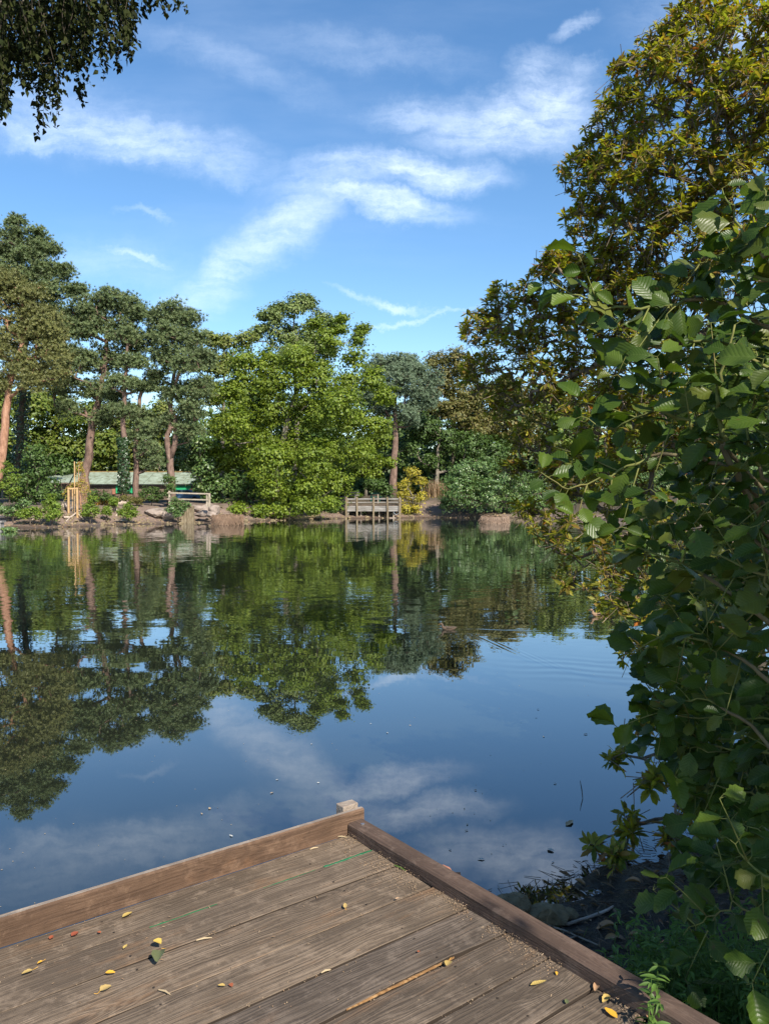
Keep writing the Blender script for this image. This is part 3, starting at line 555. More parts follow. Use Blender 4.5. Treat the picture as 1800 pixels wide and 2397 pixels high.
for i, (lab, D, lob, mt) in enumerate([
    ('woodland tree at the far left showing between the pine trunks', 88, [(10,950,50),(-30,990,60),(60,960,45),(30,1030,50),(-40,1070,50)], 'wood_tree'),
    ('woodland tree right of the ivy-clad tall pine trunk', 92, [(110,950,48),(160,985,40),(100,1030,46),(150,1060,40)], 'wood_tree'),
    ('woodland tree above the left half of the shed roof', 90, [(215,985,48),(190,1050,42),(250,1040,40),(235,1085,26)], 'wood_tree'),
    ('woodland tree between the ivied pine and the broken-topped pine', 94, [(290,1010,42),(270,1065,36),(330,1060,36),(300,1095,22)], 'pale'),
    ('pale yellow-green tree glimpsed left of the twin-stemmed pine', 96, [(370,1000,40),(365,1055,34),(345,1095,20),(385,960,20)], 'pale'),
    ('woodland tree behind the twin-stemmed pine trunk', 90, [(430,1040,40),(400,1075,30),(450,1090,30)], 'darkleaf'),
    ('woodland tree behind the middle of the maple', 100, [(600,950,70),(560,1060,70),(660,1060,80),(760,1000,80),(760,1100,60)], 'darkleaf'),
    ('woodland tree behind the blue-green pine', 104, [(860,950,50),(920,1020,50),(860,1060,60),(960,1000,50),(940,1090,45),(1000,980,45)], 'darkleaf'),
    ('woodland tree right of the olive skyline tree', 96, [(1180,940,55),(1150,1000,50),(1220,1000,60),(1200,1070,50),(1100,990,50)], 'olive'),
    ('woodland tree seen behind the rhododendron centre', 96, [(1290,960,65),(1350,1000,65),(1290,1060,55),(1370,1090,50),(1420,950,60)], 'wood_tree'),
    ('woodland tree hidden behind the right of the rhododendron', 98, [(1500,980,80),(1600,1000,80),(1550,1080,70),(1700,1000,80),(1820,1020,90),(1700,1090,70)], 'darkleaf'),
    ('dark undergrowth tree behind the left shed end', 84, [(110,1090,30),(70,1100,40),(20,1100,40),(150,1095,20)], 'darkleaf')]):
    cx = sum(l[0] for l in lob)/len(lob); cy = min(l[1] for l in lob)
    tree('woodland_tree', lab, 'tree', D, [(cx, 1160), (cx+8, 1090), (cx+2, cy+10)], lob, M[mt], M['bark_grey'], .28, density=17, clump=1.0, per=16, size=.46, group='trees of the wood behind the far shore')
for i, (lab, D, lob, mt) in enumerate([
    ('low dark bush on the shore just left of the far jetty', 70.5, [(700,1185,20),(740,1190,18),(780,1192,14),(725,1175,20)], 'darkleaf'),
    ('low dark bush at the waterline under the left of the maple', 70, [(660,1192,20),(690,1198,14),(640,1185,20)], 'darkleaf'),
    ('leafy bush at the waterline below the beech boughs, left of the yellow bush', 76, [(905,1150,16),(890,1140,16),(870,1135,16)], 'darkleaf'),
    ('shoreline bush right of the small reed mat', 73, [(1235,1185,26),(1270,1190,22),(1210,1195,18)], 'bush'),
    ('dark shoreline bush behind the rhododendron stems', 73, [(1320,1185,28),(1370,1180,30),(1350,1150,30)], 'darkleaf'),
    ('shoreline bush seen through the alder leaves', 73, [(1430,1180,30),(1480,1185,30),(1450,1140,34)], 'bush'),
    ('shoreline bush behind the middle alder leaves', 73, [(1560,1180,34),(1620,1180,34),(1590,1130,40)], 'darkleaf'),
    ('shoreline bush at the far right behind the alder', 73, [(1700,1180,36),(1760,1180,36),(1730,1120,40),(1830,1170,40)], 'bush')]):
    cx = sum(l[0] for l in lob)/len(lob); tree('shoreline_bush', lab, 'bush', D, [(cx, 1205), (cx, 1190)], lob, M[mt], M['bark_dark'], .08, density=24, clump=.55, per=18, size=.22)
# a belt of understorey that reads as one mass
cs = []; 
for i in range(2000):
    x = random.uniform(-85, 85); y = 112 + random.uniform(0, 22); cs.append((x, y, float(zfar(x, y))+abs(random.gauss(0, 1))*4.6))
cs = np.array(cs); o = link('undergrowth', make_crown(cs, np.tile([0, -1., .3], (len(cs), 1)), 2.6, 26, .85, M['darkleaf'])); tag(o, 'dark undergrowth closing the wood behind the far shore', 'undergrowth', kind='stuff')

# shrubs on the far bank
def shrub(name, lab, D, lob, mt, dens=40, clump=.24, per=13, size=.135, cat='bush', **k):
    cx = sum(l[0] for l in lob)/len(lob); by = max(l[1]+l[2] for l in lob)
    return tree(name, lab, cat, D, [(cx, by-3), (cx, by-12)], lob, M[mt], M['bark_dark'], .06, density=dens, clump=clump, per=per, size=size, rtip=.01, **k)
shrub('hazel_bush', 'yellow-green bush at the left edge of the far bank', 54, [(18,1100,20),(8,1135,22),(32,1150,16),(30,1120,15)], 'lime')
shrub('laurel_bush', 'tall dark ivy-leaved bush left of the shed', 57, [(80,1095,34),(60,1140,30),(105,1125,28),(128,1160,20),(45,1165,20),(95,1165,22),(85,1060,24)], 'darkleaf', dens=26, clump=.6, size=.2)
shrub('alder_sapling', 'rounded bright green sapling left of the tree guard', 50.5, [(118,1168,14),(128,1185,17),(112,1190,15),(132,1202,14),(120,1207,13)], 'lime', dens=60)
shrub('nettle_clump', 'lime green nettle clump on the shore left of the rounded sapling', 50.2, [(65,1200,11),(80,1197,11),(50,1206,9),(88,1206,9)], 'lime', dens=60, size=.14)
shrub('bramble_bush', 'low dull green bramble at the left edge of the far shore', 50.8, [(20,1200,14),(38,1192,14),(6,1192,14),(60,1180,14)], 'bush', dens=50)
shrub('willow_sapling', 'yellow-tipped green bush just right of the tree guard', 53, [(215,1172,13),(208,1190,14),(222,1195,13),(202,1203,9)], 'lime', dens=60)
shrub('alder_sapling', 'tiny green seedling bush left of the log end', 54.8, [(248,1192,8),(245,1199,7),(253,1198,6)], 'lime', dens=70)
shrub('alder_sapling', 'green bush growing in front of the log', 55, [(300,1187,12),(292,1200,12),(312,1198,12),(303,1207,10)], 'lime', dens=60)
shrub('alder_sapling', 'tiny sprig on top of the log', 57, [(268,1172,7),(266,1180,6)], 'lime', dens=70)
shrub('hawthorn_sapling', 'dark green bush overhanging the rocks in front of the rail fence', 57, [(412,1178,14),(402,1192,13),(424,1190,13),(416,1202,11),(436,1186,9)], 'bush', dens=60)
shrub('laurel_bush', 'low dark bush in front of the shed left of the ivied pine', 62, [(222,1158,13),(245,1162,12),(238,1170,13),(266,1168,9)], 'darkleaf')
shrub('laurel_bush', 'dark bush in front of the shed between two pine trunks', 62, [(345,1150,16),(364,1152,14),(334,1164,12),(355,1167,14),(378,1163,10)], 'darkleaf')
shrub('bramble_bush', 'yellowish bramble thicket behind the log', 60, [(290,1169,9),(310,1171,9),(270,1174,8),(325,1173,8)], 'olive')
shrub('elder_bush', 'leafy bush at the foot of the twin-stemmed pine', 61, [(398,1122,14),(402,1140,13),(392,1155,11)], 'darkleaf')
shrub('waterside_weed', 'small weedy clump in the shallows at the left frame edge', 44.6, [(14,1246,9),(28,1248,6)], 'bush', dens=80, size=.12)
shrub('jetty_fern', 'green sprigs growing under the far jetty', 70.5, [(860,1190,8),(878,1193,7),(850,1196,5)], 'bush', dens=70, size=.13)
shrub('hawthorn_sapling', 'yellow-green bramble beside the green fence', 78, [(830,1158,8),(842,1162,8),(820,1162,6)], 'lime', dens=20)

# ------------------------------------------------------------------ far shore: built things
def board_obj(root, name, a, b, w, h, mat, jit=0, label=None):
    g = MB(); g.bar(a, b, w, h, jit); o = g.build(name, mat, root)
    if label: o['label'] = label
    return o
# shed
Ds = 82*K; zs = float(zfar(P(280,1157,Ds).x, Ds)) 
xa = P(112,1150,Ds).x; xb = P(470,1150,Ds).x; ze = P(300,1134,Ds).z; zr = P(300,1106,Ds+5).z
root = thing('shed', 'long low shed with pale green roof and bright green wall behind the pines', 'building', ((xa+xb)/2, Ds+3, zs))
g = MB(); L = xb-xa; nb = 16
for i in range(nb):
    x0 = xa-1.2*(i == 0)+L*i/nb; g = MB(); x1 = xa+L*(i+1)/nb - .03; dz = random.uniform(-.02, .02)
    x0r = x0 + (0 if i else -.8)
    g.add([(x0, Ds-.15, ze+dz), (x1, Ds-.15, ze+dz), (x1, Ds+5, zr+dz), (x0r, Ds+5, zr+dz), (x0, Ds-.15, ze+dz+.06), (x1, Ds-.15, ze+dz+.06), (x1, Ds+5, zr+dz+.06), (x0r, Ds+5, zr+dz+.06)],
          [(3,2,1,0),(4,5,6,7),(0,1,5,4),(1,2,6,5),(2,3,7,6),(3,0,4,7)]); g.build('roof_sheet', M['roof'], root)
g = MB(); g.bar((xa-2, Ds+5.1, zr+.06), (xb, Ds+5.1, zr+.06), .4, .28, .03); g.build('ridge', M['roof_edge'], root)
g = MB(); g.box(((xa+xb)/2, Ds+.4, (ze+zs)/2-.1), (L-.2, .2, ze-zs+.2)); g.box((xa+.1, Ds+3, (ze+zs)/2), (.2, 5, ze-zs)); g.build('wall', M['wallwood'], root)
g = MB(); g.bar((xa, Ds-.10, ze-.04), (xb, Ds-.10, ze-.04), .1, .16); g.build('fascia', M['black'], root)
for (p0, p1) in ((270, 288), (296, 322), (408, 446)):
    a = P(p0, 1150, Ds).x; b2 = P(p1, 1150, Ds).x; g = MB(); g.box(((a+b2)/2, Ds+.22, ze-.62), (b2-a, .12, 1.0)); g.build('green_panel', M['green_wall'], root)
for px in (266, 292, 446):
    g = MB(); g.box((P(px, 1150, Ds).x, Ds+.15, ze-.9), (.35, .25, .7)); g.build('brick_pier', M['brick'], root)
g = MB(); g.box((P(302,1150,Ds).x, Ds+.1, ze-.35), (.28, .12, .28)); g.build('wall_lamp', M['white'], root)
# lean-to of the shed at the left
x0 = P(82,1150,Ds-3).x; x1 = P(140,1150,Ds-3).x; zl = P(110,1130,Ds-3).z; zh = P(90,1109,Ds+3).z
for i in range(5):
    a = x0+(x1-x0)*i/5; c = x0+(x1-x0)*(i+1)/5-.03; sh = -1.6; g = MB()
    g.add([(a+1.2, Ds-3, zl), (c+1.2, Ds-3, zl), (c+sh+1, Ds+3, zh), (a+sh+1, Ds+3, zh), (a+1.2, Ds-3, zl+.06), (c+1.2, Ds-3, zl+.06), (c+sh+1, Ds+3, zh+.06), (a+sh+1, Ds+3, zh+.06)],
          [(3,2,1,0),(4,5,6,7),(0,1,5,4),(1,2,6,5),(2,3,7,6),(3,0,4,7)]); g.build('lean_to_sheet', M['roof'], root)
g = MB(); g.bar((x0+1.2, Ds-3, zl-.06), (x1+1.2, Ds-3, zl-.06), .1, .14); g.box((x1-.6, Ds-2.9, (zl+zs)/2), (.14, .14, zl-zs)); g.box((x1+.2, Ds-.5, (zl+zs)/2), (.08, 5, zl-zs)); g.build('lean_to_frame', M['wallwood'], root)
# car
cp = onfar(434, 79*K); root = thing('parked_car', 'small blue car parked behind the rail fence, mostly hidden', 'car', cp)
g = MB(); prof = [(-2, .35), (-2, .8), (-1.5, .9), (-.9, 1.4), (.7, 1.42), (1.3, .95), (2, .85), (2.05, .4)]
vs = [(cp.x+x, cp.y+s*.8, cp.z+z) for s in (-1, 1) for x, z in prof]; n = len(prof)
g.add(vs, [tuple(range(n)), tuple(range(2*n-1, n-1, -1))]+[(i, i+n, (i+1) % n+n, (i+1) % n) for i in range(n)]); g.build('body', M['car'], root, bevel=.05)
g = MB(); g.add([(cp.x+x, cp.y-.81, cp.z+z) for x, z in ((-1.3,.92),(1.1,.95),(.6,1.34),(-.8,1.33))], [(0,1,2,3)]); g.build('window', M['glass'], root)
for dx in (-1.3, 1.3):
    g = MB(); g.tube([(cp.x+dx, cp.y-.85, cp.z+.32), (cp.x+dx, cp.y-.65, cp.z+.32)], .32, 14); g.build('wheel', M['tyre'], root)
# rail fence
Df = 57.5*K
def pz(px, py, D): return P(px, py, D*K)
root = thing('rail_fence', 'pale two-rail wooden fence on the bank above the rocks', 'fence', onfar(440, Df))
for px in (397, 485, 490.5):
    top = pz(px, 1149 if px < 400 else 1154, 57.5); g = MB(); g.bar(top, (top.x, top.y, top.z-1.25), .15, .15, .01); g.build('post', M['fence'], root)
for (ya, yb) in ((1153.5, 1156), (1168, 1170)):
    board_obj(root, 'rail', pz(392, ya, 57.4), pz(488, yb, 57.4), .07, .12, M['fence'], .008)
# log
a = far_hit(262, 1183); b2 = far_hit(374, 1176); a = Vector((a.x, a.y, a.z+.05)); b2 = Vector((b2.x, a.y+.8, a.z+.25))
root = thing('fallen_log', 'long grey log lying along the top of the far bank', 'log', (a+b2)/2)
g = MB(); g.tube([a+(b2-a)*k/8+Vector((0,0,.04*math.sin(k*2))) for k in range(9)], [.2,.24,.25,.25,.27,.26,.28,.29,.28], 12, wob=.07); g.build('stem', M['drift'], root, smooth=True)
g = MB(); g.tube([b2+Vector((-.5,-.2,.05)), b2+Vector((-.5,-.34,-.25))], .1, 8); g.build('stub', M['drift'], root)
# tree guard, stake, golden willow
Dg = far_hit(172, 1209).y; gp = onfar(175, Dg)
root = thing('tree_guard', 'two fresh timber posts with a crosspiece guarding the golden willow', 'tree guard', gp)
for px in (160.5, 181): 
    t0 = P(px, 1141, Dg); board_obj(root, 'post', t0, (t0.x, t0.y, float(zfar(t0.x, t0.y))-.2), .13, .13, M['sawn'])
t0 = P(172, 1150, Dg+.8); board_obj(root, 'post', P(170.5, 1142, Dg+1.0), (P(170.5,1142,Dg+1.0).x, Dg+1.0, gp.z-.2), .11, .11, M['sawn'])
board_obj(root, 'crosspiece', P(159, 1143.5, Dg-.07), P(183, 1143, Dg-.07), .04, .12, M['sawn'])
g = MB(); w0 = P(161,1170,Dg+.1); w1 = P(180,1170,Dg+.1)
for i in range(9): x = w0.x+(w1.x-w0.x)*i/8; g.tube([(x, Dg+.1, w0.z+.25), (x, Dg+.1, gp.z)], .008, 3)
for i in range(9): z = gp.z+(w0.z+.25-gp.z)*i/8; g.tube([(w0.x, Dg+.1, z), (w1.x, Dg+.1, z)], .008, 3)
g.build('wire_mesh', M['metal'], root)
t0 = P(174.5, 1080, Dg+.5); root = thing('support_stake', 'tall thin stake rising from inside the tree guard', 'stake', (t0.x, t0.y, gp.z))
board_obj(root, 'stake', t0, (t0.x-.02, t0.y, gp.z-.1), .07, .07, M['sawn'])
wr = thing('willow_sapling', 'golden weeping willow sapling with hanging shoots beside the tall stake', 'tree', onfar(196, Dg+.8))
g = MB(); lp = []; bp = onfar(190, Dg+.8)
tp = [bp, P(188,1160,Dg+.8), P(184,1130,Dg+.8), P(184,1095,Dg+.8), P(188,1078,Dg+.8)]; g.tube(tp, [.07,.06,.05,.03,.012], 6)
for (sx, sy, ex, ey) in [(184,1135,145,1160),(184,1128,152,1172),(185,1125,208,1150),(185,1120,215,1170),(186,1085,192,1150),(186,1090,198,1165),(186,1080,182,1140),(184,1110,200,1185),(184,1130,190,1195),(184,1125,203,1200),(185,1100,194,1120),(186,1140,180,1190),(184,1132,162,1150),(186,1085,190,1100),(186,1140,196,1208),(185,1125,206,1190)]:
    dy = random.uniform(-.8, .8); s0 = P(sx, sy, Dg+.8); e0 = P(ex, ey, Dg+.8+dy); md = (s0+e0)/2+Vector((.25*(1 if ex > sx else -1), 0, .45)); pts = [s0, s0*.6+md*.4+Vector((0,0,.05)), md, md*.4+e0*.6, e0]
    g.tube(pts, [.025,.02,.016,.012,.006], 4)
    for k in range(60):
        u = random.random(); i = min(3, int(u*4)); f = u*4-i; p = pts[i]*(1-f)+pts[i+1]*f; lp.append((p.x+random.gauss(0,.07), p.y+random.gauss(0,.07), p.z-random.random()*.15))
g.build('trunk', M['bark_orange'], wr)
V, F, _ = leaves(np.array(lp), RNG.normal(size=(len(lp), 3)), .15*RNG.uniform(.6, 1.3, len(lp)), LT*np.array([.6, 1, 1]), LF); link('crown', mesh_np('crown', V, F, mats=[M['golden']]), wr)
# rust bracken tufts and dry reeds
def blades(name, lab, pts, n, h, mat, cat='plant', spread=.4, lean=.3, wid=.03, kind=None, group=None):
    V = []; F = []; 
    for p in pts:
        for i in range(n):
            b0 = Vector((p[0]+random.gauss(0, spread), p[1]+random.gauss(0, spread), p[2]-.03)); hh = h*random.uniform(.5, 1.2); l = Vector((random.gauss(0, lean), random.gauss(0, lean), 1)).normalized()
            sd = Vector((random.uniform(-1, 1), random.uniform(-1, 1), 0)).normalized()*wid; mid = b0+l*hh*.55; tip = b0+l*hh+Vector((l.x, l.y, 0))*hh*.3; o = len(V)
            V += [b0-sd, b0+sd, mid+sd*.8, mid-sd*.8, tip+sd*.2, tip-sd*.2]; F += [(o, o+1, o+2, o+3), (o+3, o+2, o+4, o+5)]
    me = mesh_np(name, np.array([tuple(v) for v in V]), np.array(F), mats=[mat]); o = link(name, me); tag(o, lab, cat, group, kind); return o
blades('dry_reeds', 'pale straw-coloured reeds at the top of the sandy path', [onfar(px, 80*K) for px in (1008,1014,1020,1026,1033,1038)], 60, 2.0, M['reed'], spread=.45, lean=.12, wid=.035)
blades('rust_bracken', 'rust-brown dead bracken behind the small bushes', [far_hit(x, y) for x, y in ((236,1182),(242,1180),(350,1168),(355,1170))], 40, .8, M['fallen_orange'], spread=.3, lean=.5, kind='stuff')
# rocks, islets, stump
def rock_mesh(name, sx, sy, sz, seed, mat, cuts=7, sub=3):
    bm = bmesh.new(); bmesh.ops.create_icosphere(bm, subdivisions=sub, radius=1); rr = random.Random(seed); pl = []
    for i in range(cuts): d = Vector((rr.gauss(0,1), rr.gauss(0,1), rr.gauss(0,1))).normalized(); pl.append((d, rr.uniform(.55, .85)))
    for v in bm.verts:
        for d, o in pl:
            k = v.co.dot(d)-o
            if k > 0: v.co -= d*k*.95
        v.co += v.co.normalized()*mnoise.noise(v.co*2.3+Vector((seed, 0, 0)))*.12 + Vector((1,1,1))*mnoise.noise(v.co*7+Vector((0, seed, 0)))*.04
        v.co = Vector((v.co.x*sx, v.co.y*sy, v.co.z*sz))
    me = bpy.data.meshes.new(name); bm.to_mesh(me); bm.free(); me.materials.append(mat); return me
RK = [(345,1209,24,7,'flat sandstone slab at the left end of the far rock ledge'),(372,1203,30,9,'broad tilted sandstone slab below the log end'),(385,1213,18,6,'low block of the rock ledge left of the dark green bush'),(396,1206,14,9,'upright sandstone block left of the dark green bush'),
      (355,1219,22,5,'waterline sandstone slab at the left of the ledge'),(385,1222,22,4,'long thin slab lapped by the water'),(408,1219,14,5,'small wet rock below the dark green bush'),
      (462,1191,15,8,'rounded brown rock right of the timber stump'),(484,1190,16,9,'largest rounded rock below the right fence posts'),(503,1194,14,8,'rock at the right end of the bank below the fence'),(476,1203,18,6,'mid-height slab right of the stump'),(497,1206,14,6,'dark slab above the left reed mat'),
      (470,1214,18,5,'wet slab at the waterline left of the reed mat'),(487,1217,12,4,'small wet stone touching the left reed mat'),(326,1215,12,5,'small stone left of the rock ledge'),(440,1212,12,6,'brown clod below the timber stump'),
      (575,1219,6,3,'small pale stone right of the left reed mat'),(700,1212,20,5,'dark stone under the maple boughs'),(735,1211,16,4,'dark flat stone left of the far jetty'),(670,1213,14,4,'dark stone below the dark glossy bush')]
for i, (px, py, w, h, lab) in enumerate(RK):
    D = 3891/(max(py+h*.5, 1213.5)-1157)*K if py > 1208 else (56.5+.02*(1213-py)*10)*K
    if px > 560: D = far_hit(px, py+2).y
    p = P(px, py, D); sx = 1.25*w*D/FPX; sz = 1.35*h*D/FPX
    o = link('shore_rock', rock_mesh('shore_rock', sx, sx*.8, sz*1.15, i+1, M['rock'] if px < 560 else M['rock_dark']), loc=p); tag(o, lab, 'rock')
for px, py, w, h, lab, nm in ((528,1219,35,12,'large straw-coloured reed mat floating near the rocks','reed_mat'),(1161,1219,31,8,'small straw-coloured reed mat floating off the round bush','reed_mat')):
    D = CAMH*FPX/(py+h-1-1157); p = P(px, py+h, D); p.z = 0; R = w*D/FPX; H = 2*h*D/FPX*.95; root = thing(nm, lab, 'reed mat', p)
    g = MB(); n = 28; prof = [(0.95,-.1),(1.0,.2),(.98,.5),(.90,.78),(.72,.95),(0.01,1.05)]; vs = []; fs = []
    for j, (rr, zz) in enumerate(prof):
        for i in range(n): a = 2*PI*i/n; e = 1+.05*math.sin(3*a+1)+random.uniform(-.03,.03); vs.append((p.x+R*rr*e*math.cos(a), p.y+R*.8+R*.75*rr*e*math.sin(a), H*zz+random.uniform(-.03,.03)))
    for j in range(len(prof)-1):
        for i in range(n): fs.append((j*n+i, j*n+(i+1) % n, (j+1)*n+(i+1) % n, (j+1)*n+i))
    g.add(vs, fs); g.build('core', M['thatch'], root, smooth=True)
    V = []; F = []
    for i in range(900):
        a = random.uniform(PI, 2*PI); x = p.x+R*1.0*math.cos(a)*random.uniform(.95,1.07); y = p.y+R*.8+R*.76*math.sin(a)*1.02; z1 = H*random.uniform(.35, 1.12); z0 = max(-.02, z1-random.uniform(.15,.5)); dx = random.gauss(0,.12); o = len(V)
        V += [(x-.02, y, z1), (x+.02, y, z1), (x+dx+.015, y-.07, z0), (x+dx-.015, y-.07, z0)]; F.append((o,o+1,o+2,o+3))
    for i in range(700):
        a = random.uniform(0, 2*PI); q = math.sqrt(random.random())*.97; x = p.x+R*q*math.cos(a); y = p.y+R*.8+R*.75*q*math.sin(a); z = H*(1.02-.1*q**4)+.02; an = random.uniform(0,PI); dx, dy = math.cos(an)*.12, math.sin(an)*.12; o = len(V)
        V += [(x-dx, y-dy, z+random.uniform(0,.05)), (x+dx, y+dy, z+random.uniform(0,.06)), (x+dx+.02, y+dy+.02, z), (x-dx+.02, y-dy+.02, z)]; F.append((o,o+1,o+2,o+3))
    tag(link('straw', mesh_np('straw', np.array(V), np.array(F), mats=[M['straw']]), root), kind='stuff')
# timber stump between the rocks
root = thing('timber_stump', 'dark upright timber stump between the two groups of rocks', 'stump', P(440,1205,57*K)); root_p = P(440,1183,57*K)
for i in range(5): x = root_p.x+(i-2)*.22; board_obj(root, 'stave', (x, root_p.y+random.uniform(-.04,.04), root_p.z+random.uniform(-.05,.05)), (x, root_p.y, -.1), .2, .2, M['post_wood'], .02)
# driftwood
def drift(lab, pts, r0, subs=()):
    pp = [far_hit(x, y)+Vector((0, 0, .08+dz)) for x, y, dz in pts]; root = thing('driftwood', lab, 'driftwood', pp[0]); g = MB(); g.tube(pp, [r0*(1-.6*i/len(pp)) for i in range(len(pp))], 7, wob=.15)
    g.build('branch', M['drift'], root, smooth=True)
    for s in subs:
        g = MB(); q = [far_hit(x, y)+Vector((0, 0, .08+dz)) for x, y, dz in s]; g.tube(q, [r0*.6*(1-.6*i/len(q)) for i in range(len(q))], 6, wob=.15); g.build('side_branch', M['drift'], root, smooth=True)
drift('forked bleached branch on the sand below the tree guard', [(150,1216,.1),(165,1216,.1),(180,1210,.3),(196,1219,.0)], .12, [[(180,1210,.3),(190,1211,.25),(200,1216,.05)],[(165,1216,.1),(155,1222,0)]])
drift('long dark branch on the sand below the nettles', [(0,1216,.1),(25,1215,.15),(50,1217,.1),(80,1216,.1),(100,1219,0)], .10, [[(80,1216,.1),(74,1223,0)]])
drift('twisted root heap at the foot of the stake', [(165,1196,.1),(178,1200,.35),(190,1198,.1)], .13, [[(175,1202,.2),(186,1206,.3),(194,1203,.1)],[(168,1200,.3),(175,1196,.4)]])
drift('gnarled grey root right of the green bush before the log', [(256,1200,.2),(270,1196,.3),(278,1204,.1),(272,1210,0)], .14, [[(270,1196,.3),(280,1192,.4)],[(262,1203,.2),(255,1208,.1)]])
drift('short bleached stump on the bank left of the tree guard', [(148,1188,.0),(151,1182,.35)], .16, [[(151,1184,.2),(156,1190,.1)]])
drift('thin stick on the sand left of the rocks', [(270,1220,0),(290,1221,.02),(305,1219,.0)], .06)
drift('dead stick under the maple at the waterline', [(620,1214,0),(650,1211,.2),(690,1208,.3)], .10, [[(650,1211,.2),(665,1215,0)]])
V = []
for i in range(1300):
    q = far_hit(random.uniform(0, 1250), random.uniform(1195, 1232)); q = Vector((q.x+random.gauss(0,1.2), q.y+random.gauss(0,.8), 0)); q.z = float(zfar(q.x, q.y))
    if -.05 < q.z < 1.4: V.append(tuple(q))
Vv, F, _ = leaves(np.array(V), np.tile([0, 0, 1.], (len(V), 1))+RNG.normal(size=(len(V), 3))*.4, .26*RNG.uniform(.3, 1.5, len(V)), np.array([(-.5,-.3,-.1),(.5,-.35,-.1),(.45,.4,-.1),(-.4,.45,-.1),(-.3,-.1,.3),(.25,-.2,.25),(.2,.2,.32),(-.2,.25,.22)]), np.array([(0,1,5,4),(1,2,6,5),(2,3,7,6),(3,0,4,7),(4,5,6,7)]))
tag(link('shore_stones', mesh_np('shore_stones', Vv, F, mats=[M['rock_dark']])), 'dark pebbles and clods strewn along the far shore', 'pebbles', kind='stuff')
# pale pebbles and flotsam along the strand
V = []; tips = []
for i in range(1500):
    px = random.uniform(0, 1200); q = far_hit(px, (1237 if px < 200 else 1228 if px < 500 else 1214)-random.uniform(0, 10)**1.0)
    if i > 400: q = Vector((q.x+random.gauss(0,1.5), q.y+random.gauss(0,1.2), 0)); q.z = float(zfar(q.x, q.y))
    if q.z > .02: V.append(tuple(q))
Vv, F, _ = leaves(np.array(V), np.tile([0, 0, 1.], (len(V), 1))+RNG.normal(size=(len(V), 3))*.3, .16*RNG.uniform(.4, 1.4, len(V)), LT, LF)
tag(link('shore_litter', mesh_np('shore_litter', Vv, F, mats=[M['fallen_brown']])), 'scattered leaves and chips along the sandy strand', 'litter', kind='stuff')
# far jetty
Dj = 69.5*K; zt = P(870, 1168, Dj).z; zd = P(870, 1184, Dj).z; zb = P(870, 1193, Dj).z
jx0 = P(811,1190,Dj).x; jx1 = P(938,1190,Dj).x; JD = 3.6
root = thing('far_jetty', 'old silvered timber jetty on stilts across the water', 'jetty', ((jx0+jx1)/2, Dj, 0))
for px in (811, 836, 875, 907, 936):
    x = P(px, 1190, Dj).x; board_obj(root, 'post', (x, Dj-.1, P(px,1163,Dj).z), (x+random.uniform(-.05,.05), Dj-.1, -.5), .17, .17, M['post_wood'], .01)
for px in (844.5, 887, 921):
    x = P(px, 1190, Dj).x; board_obj(root, 'stilt', (x, Dj+.5, zb+.05), (x+.04, Dj+.5, -.5), .14, .14, M['fence'], .01)
board_obj(root, 'leaning_stilt', (jx0+.35, Dj+.3, zb+.4), (jx0-.1, Dj+.2, -.5), .22, .22, M['bark_grey'], .03)
for i in range(3):
    z = zd-.02-i*.20; z0 = z
    for (a, b2) in ((jx0, P(875,1190,Dj).x), (P(875,1190,Dj).x+.02, jx1)): board_obj(root, 'fascia_board', (a, Dj+.03*i*0+.02, z0-.09+random.uniform(-.015,.015)), (b2, Dj+.02, z0-.09+random.uniform(-.015,.015)), .045, .185, M['grey_wood'], .006)
nP = 26
for i in range(nP):
    x = jx0+(jx1-jx0)*(i+.5)/nP; board_obj(root, 'deck_board', (x, Dj+.06, zd+.02+random.uniform(-.01,.01)), (x, Dj+JD, zd+.10), (jx1-jx0)/nP-.02, .04, M['deck'])
board_obj(root, 'top_rail', (jx0-.1, Dj-.02, zt), (jx1+.05, Dj-.02, zt+.01), .05, .12, M['grey_wood'], .006)
board_obj(root, 'mid_rail', (jx0, Dj-.02, (zt+zd)/2), (jx1, Dj-.02, (zt+zd)/2+.02), .04, .09, M['grey_wood'], .006)
for sx in (jx0, jx1):
    board_obj(root, 'side_rail', (sx, Dj, zt), (sx, Dj+JD, zt+.05), .05, .12, M['grey_wood'], .005)
    for yy in (1.6, 3.5): board_obj(root, 'post', (sx, Dj+yy, zt+.1), (sx, Dj+yy, zd-1.5), .14, .14, M['post_wood'], .01)
board_obj(root, 'cross_beam', (jx0, Dj+.5, zb-.02), (jx1, Dj+.5, zb-.02), .14, .18, M['post_wood'])
g = MB(); g.box((P(921,1190,Dj).x, Dj+.5, .02), (.9, .5, .12)); g.build('footing', M['rock'], root); g = MB(); g.box((P(848,1190,Dj).x+.2, Dj+.5, .02), (1.0, .4, .10)); g.build('footing', M['rock'], root)
q = P(928,1198,Dj+.3); g = MB(); ring = [(q.x+.28*math.cos(a), Dj+.3, q.z+.28*math.sin(a)) for a in np.linspace(0, 2*PI, 17)]; g.tube(ring, .035, 5, cap=False); g.build('mooring_ring', M['metal'], root)
